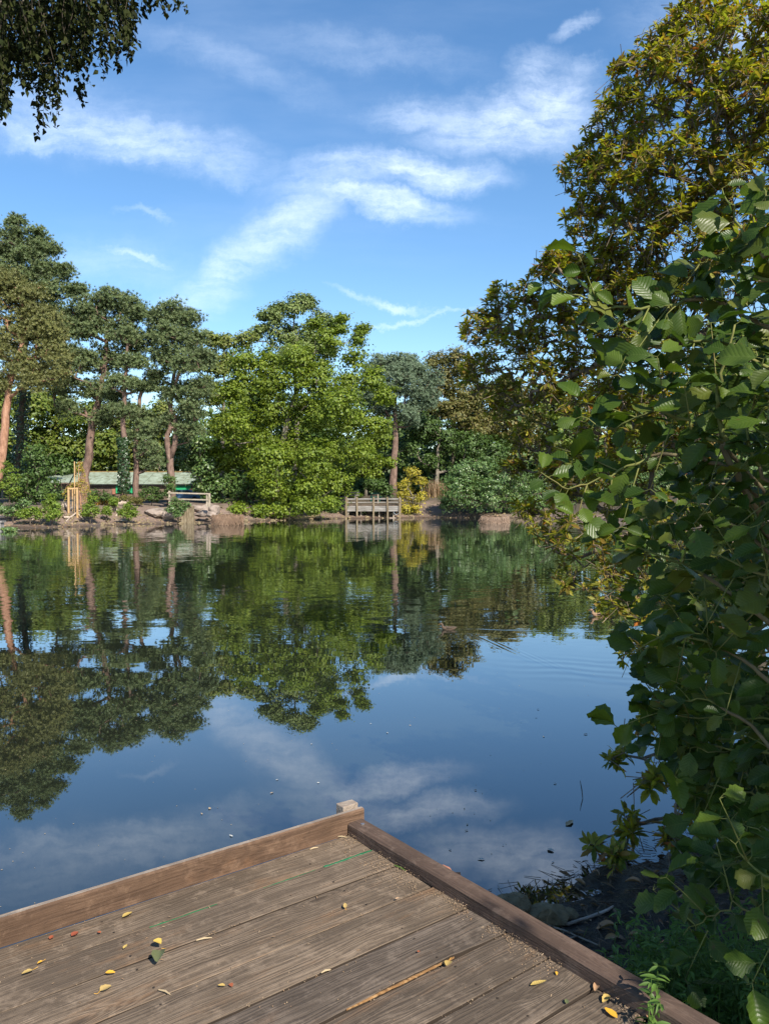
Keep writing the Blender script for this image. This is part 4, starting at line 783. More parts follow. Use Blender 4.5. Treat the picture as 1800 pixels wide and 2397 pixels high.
# dark green fence and grey rail behind the jetty
Dg2 = 76*K; root = thing('green_fence', 'dark green post and rail fence behind the far jetty', 'fence', onfar(890, Dg2))
for px in (869, 888.5, 908):
    t0 = P(px, 1151, Dg2); board_obj(root, 'post', t0, (t0.x, t0.y, t0.z-1.5), .16, .16, M['dark_fence'])
for y in (1155, 1163): board_obj(root, 'rail', P(866,y,Dg2-.1), P(914,y,Dg2-.1), .06, .13, M['dark_fence'])
t0 = P(885, 1157, Dg2-.6); board_obj(root, 'pale_post', t0, (t0.x, t0.y, t0.z-1.2), .14, .14, M['fence'])
root = thing('grey_rail_fence', 'weathered grey rail fence left of the green one', 'fence', onfar(825, Dg2))
for y in (1153, 1159): board_obj(root, 'rail', P(806,y,Dg2), P(842,y,Dg2), .06, .12, M['grey_wood'], .01)
for px in (808, 832): t0 = P(px,1151,Dg2+.1); board_obj(root, 'post', t0, (t0.x, t0.y, t0.z-1.4), .13, .13, M['grey_wood'])
# grey post at the left frame edge
t0 = P(-2, 1223, 45.5*K); root = thing('mooring_post', 'thick grey timber post at the left frame edge in the shallows', 'post', (t0.x, t0.y, 0))
board_obj(root, 'shaft', t0, (t0.x, t0.y, -.5), .5, .5, M['grey_wood'], .02); g = MB(); g.box((t0.x, t0.y, t0.z+.06), (.66, .66, .12)); g.build('cap', M['grey_wood'], root)

# ------------------------------------------------------------------ ducks
def duck(lab, p, L, heading, mat, head_low=False):
    root = thing('duck', lab, 'duck', p, rz=heading); k = L/.42
    path = [(-.21,.075,.004,.003),(-.185,.066,.022,.010),(-.14,.052,.045,.032),(-.08,.040,.062,.050),(-.01,.036,.070,.056),(.06,.038,.066,.055),(.115,.050,.050,.046),(.145,.078,.034,.036),(.150,.108,.024,.027),(.153,.130,.022,.024),(.166,.150,.026,.026),(.188,.155,.025,.024),(.206,.150,.016,.015),(.212,.149,.004,.004)]
    Mx = root.matrix_world; g = MB(); g.tube([Mx @ Vector((x*k, 0, (z-.0)*k)) for x, z, a, b_ in path], [a*k for x, z, a, b_ in path], 14, ry=[b_*k for x, z, a, b_ in path]); bo = g.build('body', mat, root, smooth=True)
    g = MB(); g.tube([Mx @ Vector((x*k, 0, z*k)) for x, z in ((.203,.150),(.225,.146),(.25,.141),(.256,.140))], [.009*k,.012*k,.012*k,.003*k], 8, ry=[.008*k,.005*k,.003*k,.002*k]); g.build('bill', M['bill'], root, smooth=True)
    for s in (-1, 1):
        g = MB(); g.tube([Mx @ Vector((x*k, s*y*k, z*k)) for x, y, z in ((.07,.050,.06),(.02,.060,.068),(-.06,.056,.070),(-.13,.035,.078),(-.19,.012,.082))], [.01*k,.03*k,.032*k,.02*k,.003*k], 8, ry=[.004*k,.011*k,.012*k,.007*k,.002*k]); g.build('wing', M['duck'] if mat != M['duck'] else M['bark_dark'], root, smooth=True)
        g = MB(); e = Mx @ Vector((.190*k, s*.0235*k, .160*k)); g.box(e, (.005*k,.005*k,.005*k)); g.build('eye', M['black'], root)
d0 = G(1050, 1474, 0); d0.z = -.01; duck('brown duck swimming left with a V-shaped wake', d0, .33, PI, M['duck'])
d1 = G(1403, 1443, 0); d1.z = -.01; duck('buff duck half hidden behind the overhanging twigs', d1, .40, PI*.97, M['duck2'])
for px, py, lab, h in ((581,1222.5,'leftmost of three tiny ducks near the left reed mat',0),(614,1222.5,'middle of three tiny ducks under the maple',PI),(629,1223,'rightmost of three tiny ducks under the maple',0)):
    d = G(px, py, 0); d.z = -.02; duck(lab, d, .36, h, M['duck2'])

# ------------------------------------------------------------------ the near deck
C0 = G(816, 1958, DECK); dB = (G(0, 2224, DECK)-C0).normalized(); dK = (G(1185, 2184, DECK)-C0).normalized()
dB = Vector((dB.x, dB.y, 0)).normalized(); dK = Vector((-dB.y, dB.x, 0)); dK = dK if dK.y < 0 else -dK
ang = math.atan2(-dB.y, -dB.x)                 # local +x points to the kerb
root = deck = thing('timber_deck', 'weathered plank viewing deck in the foreground with edge boards', 'deck', (C0.x+dB.x*2+dK.x*2, C0.y+dB.y*2+dK.y*2, DECK-.2))
bounds = [0.0]
for q in ((870,1990),(916,2029),(1009,2078),(1092,2128),(1184,2185),(1285,2244)): bounds.append((G(*q, DECK)-C0).dot(dK))
print('plank bounds', bounds)
while bounds[-1] < 4.6: bounds.append(bounds[-1]+random.uniform(.19, .215))
notch = {(5,'b'): [(1.62,.16,.045),(1.15,.5,.012)], (6,'a'): [(1.55,.2,.02)], (6,'b'): [(1.0,.25,.02),(1.35,.2,.022)], (4,'b'): [(.5,.2,.014),(.25,.1,.01)], (7,'b'): [(.25,.08,.02)]}
for i in range(len(bounds)-1):
    s0 = bounds[i]; s1 = bounds[i+1]; gp_ = [.012, .004, .012, .007, .008, .006, .007][i % 7]
    if i == 2: gp_ = .02
    Lp = 5.2; nx = 130; ny = 4; tilt = random.uniform(-.003, .003); ph = random.uniform(0, 9)
    V = []; F = []; e0 = s0+gp_*.5; e1_ = s1-gp_*.5
    if i == 0: e0 = -.005
    for a in range(nx+1):
        tt = -Lp + (Lp+.03)*a/nx; sdist_ = -tt
        ea = e0 + .0035*mnoise.noise(Vector((tt*3, i*7.1, 0)))+.002*mnoise.noise(Vector((tt*17, i*3.1, 2)))
        eb = e1_ + .0035*mnoise.noise(Vector((tt*3, i*7.1+4, 0)))+.002*mnoise.noise(Vector((tt*17, i*3.1, 5)))
        for (c_, w_, A_) in notch.get((i, 'a'), []): ea += A_*math.exp(-((sdist_-c_)/w_)**2)*(1+.5*mnoise.noise(Vector((tt*30, 1, i))))
        for (c_, w_, A_) in notch.get((i, 'b'), []): eb -= A_*math.exp(-((sdist_-c_)/w_)**2)*(1+.5*mnoise.noise(Vector((tt*30, 3, i))))
        cup = .0025*math.sin(tt*1.3+ph)
        prof = [(ea+.002, -.038), (ea, -.003), (ea+.002, -.0006), (ea*.6+eb*.4, .0012), (ea*.4+eb*.6, .0012), (eb-.002, -.0006), (eb, -.003), (eb-.002, -.038)]
        for (y_, z_) in prof: V.append((tt, y_-s0, z_+cup+tilt*(y_-s0)*10))
    n = 8
    for a in range(nx):
        for k in range(n-1): F.append((a*n+k, (a+1)*n+k, (a+1)*n+k+1, a*n+k+1))
        F.append((a*n+n-1, (a+1)*n+n-1, (a+1)*n, a*n))
    V = np.array(V); V[:, 1] *= -1; F = np.array(F)[:, ::-1]
    Fend = np.array([[nx*n+0, nx*n+1, nx*n+6, nx*n+7], [nx*n+1, nx*n+2, nx*n+5, nx*n+6]])
    me = mesh_np('plank', V, np.concatenate([F, Fend[:, ::-1]]), mats=[M['deck'], M['joist']], midx=[1 if k in (0, 6, 7) else 0 for a in range(nx) for k in range(n)]+[0, 0]); o = link('plank', me, root)  # plank sides and undersides dark: soil, plus the gaps' shade put into the colour
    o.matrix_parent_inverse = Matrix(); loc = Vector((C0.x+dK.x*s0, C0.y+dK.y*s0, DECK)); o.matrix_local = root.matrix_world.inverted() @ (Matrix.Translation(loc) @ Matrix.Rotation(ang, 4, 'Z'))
    if i in (0, 1): o['label'] = 'plank edged with a streak of green paint'
def deckp(s, t_, z=0): return Vector((C0.x+dK.x*s+dB.x*t_, C0.y+dK.y*s+dB.y*t_, DECK+z))
def local_bar(name, mat, s, t0, t1, w, h, z, along='t', jit=.0, topmat=None, seed=0):
    """timber with slightly worn arrises; s is its centre across, t0..t1 its run"""
    n = 60; V = []; F = []; L_ = t1-t0
    for a in range(n+1):
        x = L_*a/n; wv = [mnoise.noise(Vector((x*2.3, seed+k*3.3, 0)))*.004+mnoise.noise(Vector((x*15, seed+k, 3)))*.0015 for k in range(6)]
        pr = [(-w/2, 0), (-w/2+wv[0], h-.008), (-w/2+.007, h+wv[1]*.7), (w/2-.007, h+wv[2]*.7), (w/2+wv[3], h-.008), (w/2, 0)]
        V += [(x, y_, z_) for y_, z_ in pr]
    for a in range(n):
        for k in range(5): F.append((a*6+k, a*6+k+1, (a+1)*6+k+1, (a+1)*6+k))
        F.append((a*6+5, a*6, (a+1)*6, (a+1)*6+5))
    mi = []; 
    for a in range(n): mi += [0, 0, 1, 0, 0, 0]
    F += [(0, 5, 4, 1), (1, 4, 3, 2), (n*6, n*6+1, n*6+4, n*6+5), (n*6+1, n*6+2, n*6+3, n*6+4)]; mi += [0]*4
    me = mesh_np(name, np.array(V), np.array(F)[:, ::-1], mats=[mat, topmat or mat], midx=mi); o = link(name, me, root); o.matrix_parent_inverse = Matrix()
    if along == 't': org = deckp(s, t0, z); d = dB
    else: org = deckp(t0, s, z); d = dK
    o.matrix_local = root.matrix_world.inverted() @ (Matrix.Translation(org) @ Matrix.Rotation(math.atan2(d.y, d.x), 4, 'Z')); return o
o = local_bar('edge_board', M['board'], -.031, -.10, 5.2, .034, .105, -.002, topmat=M['boardtop'], seed=3); o['label'] = 'brown upright edge board with a bleached top'
o = local_bar('kerb_beam', M['kerb'], -.045, -.005, 4.6, .086, .056, .003, along='s', seed=9); o['label'] = 'low kerb beam along the right edge of the deck'
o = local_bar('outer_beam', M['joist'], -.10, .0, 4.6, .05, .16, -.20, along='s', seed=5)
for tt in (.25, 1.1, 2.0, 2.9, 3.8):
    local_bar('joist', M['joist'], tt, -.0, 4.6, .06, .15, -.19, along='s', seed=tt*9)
g = MB(); pp = deckp(-.09, -.055); R3 = Matrix.Rotation(ang, 3, 'Z')
g.box((pp.x, pp.y, DECK+.114-.6), (.088, .06, 1.2), R3, .003); o = g.build('corner_post', M['boardtop'], root, bevel=.004); o['label'] = 'pale weathered corner post behind the edge board'
for i, (ss, tt) in enumerate(((3.5, .3), (3.5, 3.2), (-.0, 3.0), (1.7, .2))):
    pp = deckp(ss+.05, tt); g = MB(); g.box((pp.x, pp.y, DECK-.9), (.12, .12, 1.45), R3); g.build('leg', M['joist'], root)
for (ss, tt, zz, ax) in ((-.020, -.06, .078, 's'), (.05, -.045, .060, 'z')):
    p0 = deckp(ss, tt, zz); g = MB(); d = Vector((dK.x, dK.y, 0)) if ax == 's' else Vector((0,0,1)); g.tube([p0-d*.004, p0+d*.004], .009, 10); g.build('bolt', M['metal'], root)
# green paint streaks, rotten splinters
def strip(name, mat, s0, ta, tb, w, z, n=40, seed=0, tap=True):
    V = []; F = []
    for a in range(n+1):
        u = a/n; tt = ta+(tb-ta)*u; k = (math.sin(PI*u)**.4 if tap else 1); e = w*k*(.6+.5*mnoise.noise(Vector((tt*14, seed, 0)))+.25*mnoise.noise(Vector((tt*60, seed, 0)))); ctr = s0+.004*mnoise.noise(Vector((tt*6, seed, 7)))
        hump = .5+.8*abs(mnoise.noise(Vector((tt*22, seed, 1))))
        for q, zz in ((-1, -.003), (-.4, z*hump), (.4, z*hump), (1, -.003)): V.append(tuple(deckp(ctr+e*q*.5, tt, zz)))
    for a in range(n):
        for k in range(3): F.append((a*4+k, a*4+k+1, (a+1)*4+k+1, (a+1)*4+k))
    return link(name, mesh_np(name, np.array(V), np.array(F), mats=[mat]), root)
b1 = bounds[1]
for (ta, tb, w) in ((.0, .26, .036), (.05, .2, .022), (.30, .55, .006), (.75, 1.02, .005), (1.9, 2.06, .020), (2.25, 2.7, .008)):
    o = strip('paint_streak', M['green_paint'], b1+.009, ta, tb, w, .0065 if ta < .2 else .0045, seed=ta); o['label'] = 'streak of green paint along the plank edge'
for (s_, ta, tb, w, z) in ((bounds[6]-.03, 1.42, 1.95, .05, -.002), (bounds[7]-.014, .85, 1.5, .035, .001), (bounds[5]-.006, .25, .7, .016, .004), (bounds[8]-.02, .1, .35, .03, .002), (bounds[6]-.008, .9, 1.3, .02, .003)):
    o = strip('splintered_edge', M['rot'], s_, ta, tb, w, .003 if z < 0 else .004, n=80, seed=s_); o['label'] = 'orange splintered rotten plank edge'
# sand and seed grains lying along the kerb and in the joints
gp = []
for i in range(4600):
    u = random.random()
    if u < .5: s_ = random.uniform(0, 2.4); t_ = abs(random.gauss(0, .035+.03*(math.sin(s_*5)+1)/2)); z = max(0, .018-t_*.3)*random.random()
    elif u < .85: k = random.randint(0, 9); s_ = bounds[k]+random.gauss(0, .006); t_ = random.uniform(0, 2.6); z = -.012*random.random()
    else: s_ = random.uniform(0, 2.2); t_ = random.uniform(0, 2.6); z = 0
    if mnoise.noise(Vector((s_*4, t_*3, 4))) < (.0 if u > .5 else -.12): continue
    gp.append(tuple(deckp(s_, t_, z+.002)))
gp = np.array(gp); tet = np.array([(-.5,-.3,0),(.5,-.3,0),(0,.5,0),(0,0,.6)]); TFt = np.array([(0,1,3),(1,2,3),(2,0,3)])
V, F, _ = leaves(gp, np.tile([0,0,1.], (len(gp),1))+RNG.normal(size=(len(gp),3))*.3, .0036*RNG.uniform(.4,1.6,len(gp)), tet, TFt)
tag(link('sand_grains', mesh_np('sand_grains', V, F, mats=[M['sand']])), 'sand and seed husks gathered along the deck kerb', 'sand', kind='stuff')

# leaf template shared by the large leaves
def big_leaf(L=1.0, wmax=.42, notch_=.1, obov=.62, cup=.12, rows=8, scal=.035, seed=0, droop=.15):
    rr = random.Random(seed); V = []; UV = []; F = []; cols = [-1, -.55, 0, .55, 1]; bend = rr.uniform(-.1, .1)
    for j in range(rows+1):
        v = j/rows; w = wmax*math.sin(PI*min(1, v**(math.log(.5)/math.log(obov))))**.62 if 0 < v < 1 else .0
        if j == rows: w = wmax*.25
        if j == 0: w = .012
        for c_ in cols:
            e = w*(1+scal*((-1)**j)*(abs(c_) == 1)*2+rr.uniform(-.08, .05)*(abs(c_) == 1)); x = c_*e; y = v*L - (notch_*L*max(0, (v-.8)/.2)*(1-abs(c_)))
            z = cup*abs(c_)*e*1.4 - droop*v*v*L + bend*c_*e + .02*math.sin(v*19)*(abs(c_) > .9)
            V.append((x, y, z)); UV.append((.5+x, v))
    for j in range(rows):
        for k in range(4): a = j*5+k; F.append((a, a+1, a+6, a+5))
    return np.array(V), np.array(F), np.array(UV)
def leaf_mesh(name, T, mat):
    return mesh_np(name, T[0], T[1], T[2], smooth=True, mats=[mat])
V = []; F = []
for i in range(11):
    for tt in (.29, 1.14, 2.04, 2.94):
        for ff in (.22, .78):
            c_ = deckp(bounds[i]*(1-ff)+bounds[i+1]*ff+random.gauss(0, .006), tt+random.gauss(0, .008), .0028); o = len(V)
            V += [tuple(c_+Vector((math.cos(k*PI/3)*.0045, math.sin(k*PI/3)*.0045, 0))) for k in range(6)]; F += [(o, o+1, o+2, o+3), (o, o+3, o+4, o+5)]
tag(link('nail_heads', mesh_np('nail_heads', np.array(V), np.array(F), mats=[M['joist']]), deck), kind='stuff')
# fallen leaves on the deck
FL = [(298,2150,.045,'fallen_yellow','pale yellow birch leaf near the edge board',.75,'b'),(64,2284,.042,'fallen_yellow','cream leaf at the left frame edge of the deck',.6,'b'),(94,2260,.022,'fallen_orange','tiny orange leaf just above the cream one at left',.6,'b'),
      (293,2224,.028,'fallen_yellow','small yellow leaf left of the birch leaf pair on the second plank',.5,'b'),(368,2225,.040,'fallen_yellow','round yellow leaf on the second plank above the curled grey one',.9,'b'),(258,2285,.038,'fallen_orange','bright orange-yellow folded leaf on the left of the deck',.6,'b'),
      (247,2322,.046,'fallen_yellow','pale heart-shaped leaf with a stalk near the bottom left',.8,'b'),(519,2316,.028,'fallen_yellow','small pale leaf beside a red scrap on the deck',.7,'b'),(808,2128,.034,'fallen_yellow','narrow yellow leaf lying alone on the third plank',.55,'b'),
      (1049,2264,.040,'fallen_yellow','yellow birch leaf on the right half of the deck',.8,'b'),(1260,2313,.062,'fallen_yellow','large oval cream leaf nearest the kerb',.42,'b'),(1303,2286,.022,'fallen_orange','small orange leaf above the large oval one',.5,'b'),
      (1418,2345,.052,'fallen_yellow','pale leaf lying against the weed by the kerb',.5,'b'),(1430,2381,.058,'fallen_orange','folded ochre leaf at the bottom by the weed',.5,'b'),(1396,2318,.050,'fallen_brown','curled brown leaf beside the kerb',.5,'b'),(1531,2388,.08,'fallen_brown','broad tan leaf at the bottom right on the deck',.6,'b'),
      (175,2194,.034,'fallen_red','crumpled red leaf scrap on the first plank',.8,'b'),(120,2202,.024,'fallen_red','small dark red scrap near the left edge',.8,'b'),(541,2314,.022,'fallen_red','small reddish leaf beside the pale leaf',.8,'b'),(1326,2353,.026,'fallen_green','small green leaf near the bottom of the deck',.6,'b'),
      (372,2256,.078,'fallen_green','large curled grey-green leaf on the third plank',.7,'b'),(232,2190,.018,'fallen_red','tiny rust scrap right of the crumpled red leaf',.8,'b'),(930,2110,.02,'fallen_brown','small brown husk on the middle of the deck',.6,'b'),(980,2236,.016,'fallen_red','tiny scrap left of the right-hand birch leaf',.7,'b')]
for i, (px, py, L_, mt, lab, asp, _) in enumerate(FL):
    T = big_leaf(1, asp*.5, 0, .42 if 'curled' not in lab else .5,   .25 if 'curled' not in lab else .5, 6, .02, i, random.uniform(-.15, .1)); me = leaf_mesh('leaf_blade', T, M[mt])
    L_ *= .85; p = G(px, py, DECK); root_l = thing('fallen_leaf', lab, 'fallen leaf', (p.x, p.y, DECK), rz=random.uniform(0, 2*PI)); o = link('leaf_blade', me, root_l); o.matrix_parent_inverse = Matrix()
    o.scale = (L_,)*3; o.location = (0, -L_/2, .010+ (.014 if 'curled grey' in lab else 0)); o.rotation_euler = (random.uniform(0, .1), random.uniform(-.1, .15), 0)
    if i in (1, 4, 6, 9, 2, 8): g = MB(); Mx = root_l.matrix_world; g.tube([Mx @ Vector((0, -L_*.5, .01)), Mx @ Vector((.004, -L_*.75, .008)), Mx @ Vector((.0, -L_*1.0, .012))], .0007, 5); g.build('stalk', M['fallen_orange'], root_l)
for i, (px, py, L_, a, lab) in enumerate(((478,2203,.055,.3,'pale wood sliver on the second plank'),(763,2279,.035,.5,'short pale splinter near the middle of the deck'),(385,2328,.05,-.5,'curved pale twig at the lower left of the deck'),(936,2036,.07,-.8,'thin green-grey twig against the kerb'),(735,1990,.04,.5,'orange bark curl at the foot of the edge board'),(800,1963,.05,-.2,'orange leaf stalk in the deck corner'))):
    p = G(px, py, DECK); g = MB(); d = Vector((math.cos(a), math.sin(a), 0)); s_ = Vector((-d.y, d.x, 0)); g.tube([p-d*L_/2+Vector((0,0,.006)), p+s_*.004+Vector((0,0,.007)), p+d*L_/2+Vector((0,0,.006))], [.002,.0035,.0015], 6); o = g.build('wood_sliver', M['chip'] if i != 3 else M['weed']); tag(o, lab, 'twig')
V = []; N_ = 210
for i in range(N_): V.append(tuple(deckp(random.uniform(0, 2.2), random.uniform(0, 2.6) if i % 2 else abs(random.gauss(0, .06)), .004)))
Vv, F, _ = leaves(np.array(V), np.tile([0,0,1.], (N_,1))+RNG.normal(size=(N_,3))*.2, .012*RNG.uniform(.4,1.5,N_), LT*np.array([.35,1,1]), LF)
tag(link('deck_debris', mesh_np('deck_debris', Vv, F, mats=[M['sand']])), 'tiny bud scales and chips strewn over the deck planks', 'debris', kind='stuff')

# things floating on the water
FW = [(1256,1662,.035,'white_petal','round white petal, right of the two mid-water flecks'),(1258,1681,.030,'w','white fleck just below the round petal'),(1366,1721,.06,'p','pinkish floating leaf near the right bushes'),(1274,1725,.03,'b','brown floating scrap left of the pinkish leaf'),(962,1700,.03,'b','tiny tan leaf in the middle of the blue water'),
      (1135,2014,.055,'w','curled white feather-like leaf near the kerb'),(1281,1989,.06,'w','long white willow leaf on the right water'),(1297,2018,.03,'w','small cream scrap below the long white leaf'),(1057,1993,.035,'w','thin pale sliver on the water behind the kerb'),(1303,1837,.035,'w','pale oval fleck right of centre'),
      (1095,1930,.03,'b','tan stick fragment floating behind the deck corner'),(1096,1945,.035,'b','second tan fragment below the first'),(1110,1852,.03,'p','orange floating leaf above the kerb reflection'),(1085,1896,.025,'g','greenish floating leaf right of the corner post'),(545,1960,.04,'w','pale leaf floating left of the edge board centre'),
      (492,1896,.035,'b','yellow floating leaf of a close pair at left'),(474,1908,.03,'b','ochre leaf, lower of the pair at left'),(652,1826,.03,'w','pale fleck left of centre water'),(748,1834,.025,'w','white fleck above the corner post'),(1325,1935,.12,'b','floating reed stalk at the right'),(730,1742,.03,'w','tiny white speck above centre'),(905,1716,.03,'w','white speck beside the cloud reflection'),(640,1856,.04,'b','thin twig fragment on the left water'),(1220,2170,.02,'w','white speck beyond the kerb'),(870,1695,.02,'w','pin-sized white speck in the middle distance'),(1180,1980,.02,'w','pale speck between the kerb and the white feathery leaf')]
mm = {'w':'white','white_petal':'white','p':'fallen_brown','b':'chip','g':'fallen_green'}
for i, (px, py, L_, k, lab) in enumerate(FW):
    T = big_leaf(1, .2 if i % 3 else .32, 0, .45, .25, 5, .02, 50+i, -.05); p = G(px, py, 0); o = link('floating_leaf', leaf_mesh('floating_leaf', T, M[mm[k]]), loc=(p.x, p.y, .004)); o.scale = (L_*.95,)*3; o.rotation_euler = (0, 0, random.uniform(0, 6)); tag(o, lab, 'floating leaf')
pt = []
for i in range(300):
    px = random.uniform(0, 1400); py = random.choice((random.uniform(1400, 2150), random.uniform(1270, 1700))); q = G(px, py, .003); pt.append((q.x, q.y, .003))
pt = np.array(pt); V, F, _ = leaves(pt, np.tile([0,0,1.], (len(pt),1)), .0085*RNG.uniform(.4,1.5,len(pt))*(1+pt[:,1]*.05), LT*np.array([.8,.8,0]), LF)
tag(link('floating_specks', mesh_np('floating_specks', V, F, mats=[M['chip']])), 'tiny seeds and petals scattered on the water', 'flotsam', kind='stuff')
g = MB(); g.tube([G(x, y, .004) for x, y in ((1358,1828),(1362,1850),(1364,1870),(1360,1885),(1358,1897))], [.002,.004,.003,.003,.001], 5); tag(g.build('floating_twig', M['bark_dark']), 'thin black twig floating upright in the view at right', 'twig')

# ------------------------------------------------------------------ near bank: rocks, sticks, litter
NR = [(1202,2118,34,38,'jagged dark mossy rock standing beside the kerb',2),(1178,2098,16,14,'low dark stone left of the jagged rock',1),(1262,2130,36,20,'flat mossy rock right of the jagged one',5),(1297,2142,34,26,'angular ochre-tinted rock at the water edge',8),(1330,2135,20,14,'small dark stone right of the angular rock',9)]
for px, py, w, h, lab, sd in NR:
    p = G(px, py+h*.5, .03); D = p.y; sx = 1.2*w*D/FPX; o = link('bank_rock', rock_mesh('bank_rock', sx, sx*.8, h*D/FPX*1.1, sd+20, M['rock_dark'], 9, 4), loc=(p.x, p.y, h*D/FPX*.75)); tag(o, lab, 'rock')
p = G(1040, 2040, .55); o = link('brick_fragment', rock_mesh('brick_fragment', .05, .04, .03, 77, M['brick'], 6, 3)); o.location = deckp(.50, -.135, -.02); tag(o, 'red brick fragment wedged outside the kerb', 'brick')
g = MB(); g.box(deckp(.50, -.17, -.55), (.12, .1, 1.0)); tag(g.build('brace_post', M['joist']), 'dark post end outside the kerb carrying the brick fragment', 'post')
def stick(lab, pts, r0, mat='drift', dz=.015):
    q = [near_hit(x, y)+Vector((0, 0, dz)) for x, y in pts]; g = MB(); g.tube(q, [r0*(1-.5*i/len(q)) for i in range(len(q))], 7, wob=.12); tag(g.build('stick', M[mat], smooth=True), lab, 'stick')
stick('thick pale stick curving across the mud', [(1278,2168),(1330,2170),(1385,2152),(1420,2138),(1435,2128)], .013)
stick('thin pale stick below the curved one', [(1265,2168),(1320,2185),(1365,2205),(1405,2222)], .007)
stick('grey branch lying at the water edge', [(1410,2012),(1425,2018),(1440,2030),(1450,2022)], .02, 'bark_dark', .05)
stick('short stick beside the angular rock', [(1290,2195),(1330,2205),(1352,2198)], .007)
stick('twig crossing the dark litter', [(1480,2230),(1530,2200),(1590,2190),(1660,2150)], .007, 'bark_grey')
# litter mass
n = 9000; X = RNG.uniform(-1.0, 5.0, n); Y = RNG.uniform(1.5, 7.5, n); Z = znear(X, Y); ok = (Z > -.01); X, Y, Z = X[ok], Y[ok], Z[ok]
T = big_leaf(1, .17, 0, .5, .5, 2, .02, 5, .1); c = np.stack([X, Y, Z+.012], 1)
V, F, UVv = leaves(c, np.tile([0,0,1.], (len(c),1))+RNG.normal(size=(len(c),3))*.35, .065*RNG.uniform(.4,1.4,len(c)), T[0], T[1], T[2])
tag(link('leaf_litter', mesh_np('leaf_litter', V, F, UVv, mats=[M['litter']])), 'dark rotting leaf litter covering the near bank', 'leaf litter', kind='stuff')
n = 4500; X = RNG.uniform(-.5, 4.5, n); Y = RNG.uniform(1.5, 7, n); Z = np.maximum(znear(X, Y), 0); ok = (Z >= 0) & (sdist(NEAR, NEARP, X, Y) > -.25); P0 = np.stack([X, Y, Z+.008], 1)[ok]; a = RNG.uniform(0, 2*PI, len(P0)); P1 = P0+np.stack([np.cos(a), np.sin(a), RNG.normal(size=len(P0))*.12], 1)*RNG.uniform(.03, .16, len(P0))[:, None]
V, F = prisms(P0, P1, np.full(len(P0), .0025), np.full(len(P0), .0015), 4); tag(link('twig_litter', mesh_np('twig_litter', V, F, mats=[M['twig']])), 'fine dead twigs mixed in the bank litter', 'twig litter', kind='stuff')
for i, (px, py, L_, lab) in enumerate([(1440,2178,.12,'long pale curled leaf on the mud'),(1620,2110,.11,'tan upright dead leaf right of the litter'),(1470,2203,.09,'brown twisted leaf below the pale curled one'),(1500,2078,.10,'broad grey-brown dead leaf at the water edge'),(1345,2070,.09,'ochre dead leaf at the mud edge'),(1395,2050,.05,'orange-brown leaf standing in the litter'),(1545,2050,.07,'tan leaf under the low leaves'),(1358,2132,.05,'pink-brown round leaf right of the angular rock'),(1415,2212,.08,'pinkish leaf heap near the weeds'),(1660,2115,.09,'pale folded leaf far right in the litter'),(1475,1998,.06,'small tan leaf floating in the dark reflection')]):
    q = near_hit(px, py); T = big_leaf(1, .2, 0, .5, .9, 7, .02, 80+i, .25); o = link('dead_leaf', leaf_mesh('dead_leaf', T, M['fallen_brown']), loc=q+Vector((0,0,.03))); o.scale = (L_,)*3; o.rotation_euler = (random.uniform(-.3,.3), random.uniform(-.5,.5), random.uniform(0, 6)); tag(o, lab, 'dead leaf')
for i, (px, py, lab) in enumerate([(1478,1996,'bright yellow leaf floating in the dark reflection'),(1422,2028,'narrow yellow leaf beside the grey branch')]):
    q = near_hit(px, py); T = big_leaf(1, .2, 0, .5, .4, 7, .02, 95+i, .1); o = link('yellow_leaf', leaf_mesh('yellow_leaf', T, M['fallen_orange']), loc=q+Vector((0,0,.03))); o.scale = (.07,)*3; o.rotation_euler = (.3, .2, i*2.+.5); tag(o, lab, 'dead leaf')
# weeds
def weed(lab, base, h, n, spread=.05, name='willowherb', leafL=.05):
    root = thing(name, lab, 'weed', base); g = MB(); lp = []; ax = []
    for i in range(n):
        b0 = Vector(base)+Vector((random.gauss(0, spread), random.gauss(0, spread), -.02)); hh = h*random.uniform(.55, 1.1); ln = Vector((random.gauss(0,.16), random.gauss(0,.16), 1)); pts = [b0+ln*hh*k/6+Vector((math.sin(k*1.3+i)*.006, math.cos(k+i)*.006, 0)) for k in range(7)]
        g.tube(pts, [.0028-.0003*k for k in range(7)], 5)
        for k in range(1, 7):
            for s in range(3 if k < 6 else 5): a = random.uniform(0, 2*PI); lp.append(tuple(pts[k]+Vector((0,0,random.uniform(-.02,.02))))); ax.append((math.cos(a), math.sin(a), random.uniform(-.1,.9)))
    g.build('stem', M['weed'], root); T = big_leaf(1, .16, 0, .4, .3, 4, .03, 3, .25); lp = np.array(lp); ax = np.array(ax)
    V, F, U = leaves(lp, np.tile([0,0,1.], (len(lp),1))+RNG.normal(size=(len(lp),3))*.25, leafL*RNG.uniform(.5,1.2,len(lp)), T[0], T[1], T[2], axis=ax); link('foliage', mesh_np('foliage', V, F, U, smooth=True, mats=[M['weed']]), root)
b0 = deckp(1.62, .035); weed('tall green weed growing up through the deck beside the kerb', (b0.x, b0.y, DECK-.06), .24, 3, .012, leafL=.045)
b0 = deckp(1.66, .06); weed('low leafy weed at the foot of the tall one', (b0.x, b0.y, DECK-.02), .08, 4, .02, leafL=.05)
WD = [(1470,2250,.32,5),(1530,2270,.4,7),(1560,2330,.42,7),(1500,2310,.35,6),(1620,2300,.4,6),(1600,2240,.35,5),(1680,2340,.45,6),(1540,2390,.4,6),(1740,2380,.5,6),(1660,2270,.35,4),(1720,2290,.45,4),(1780,2340,.5,5)]
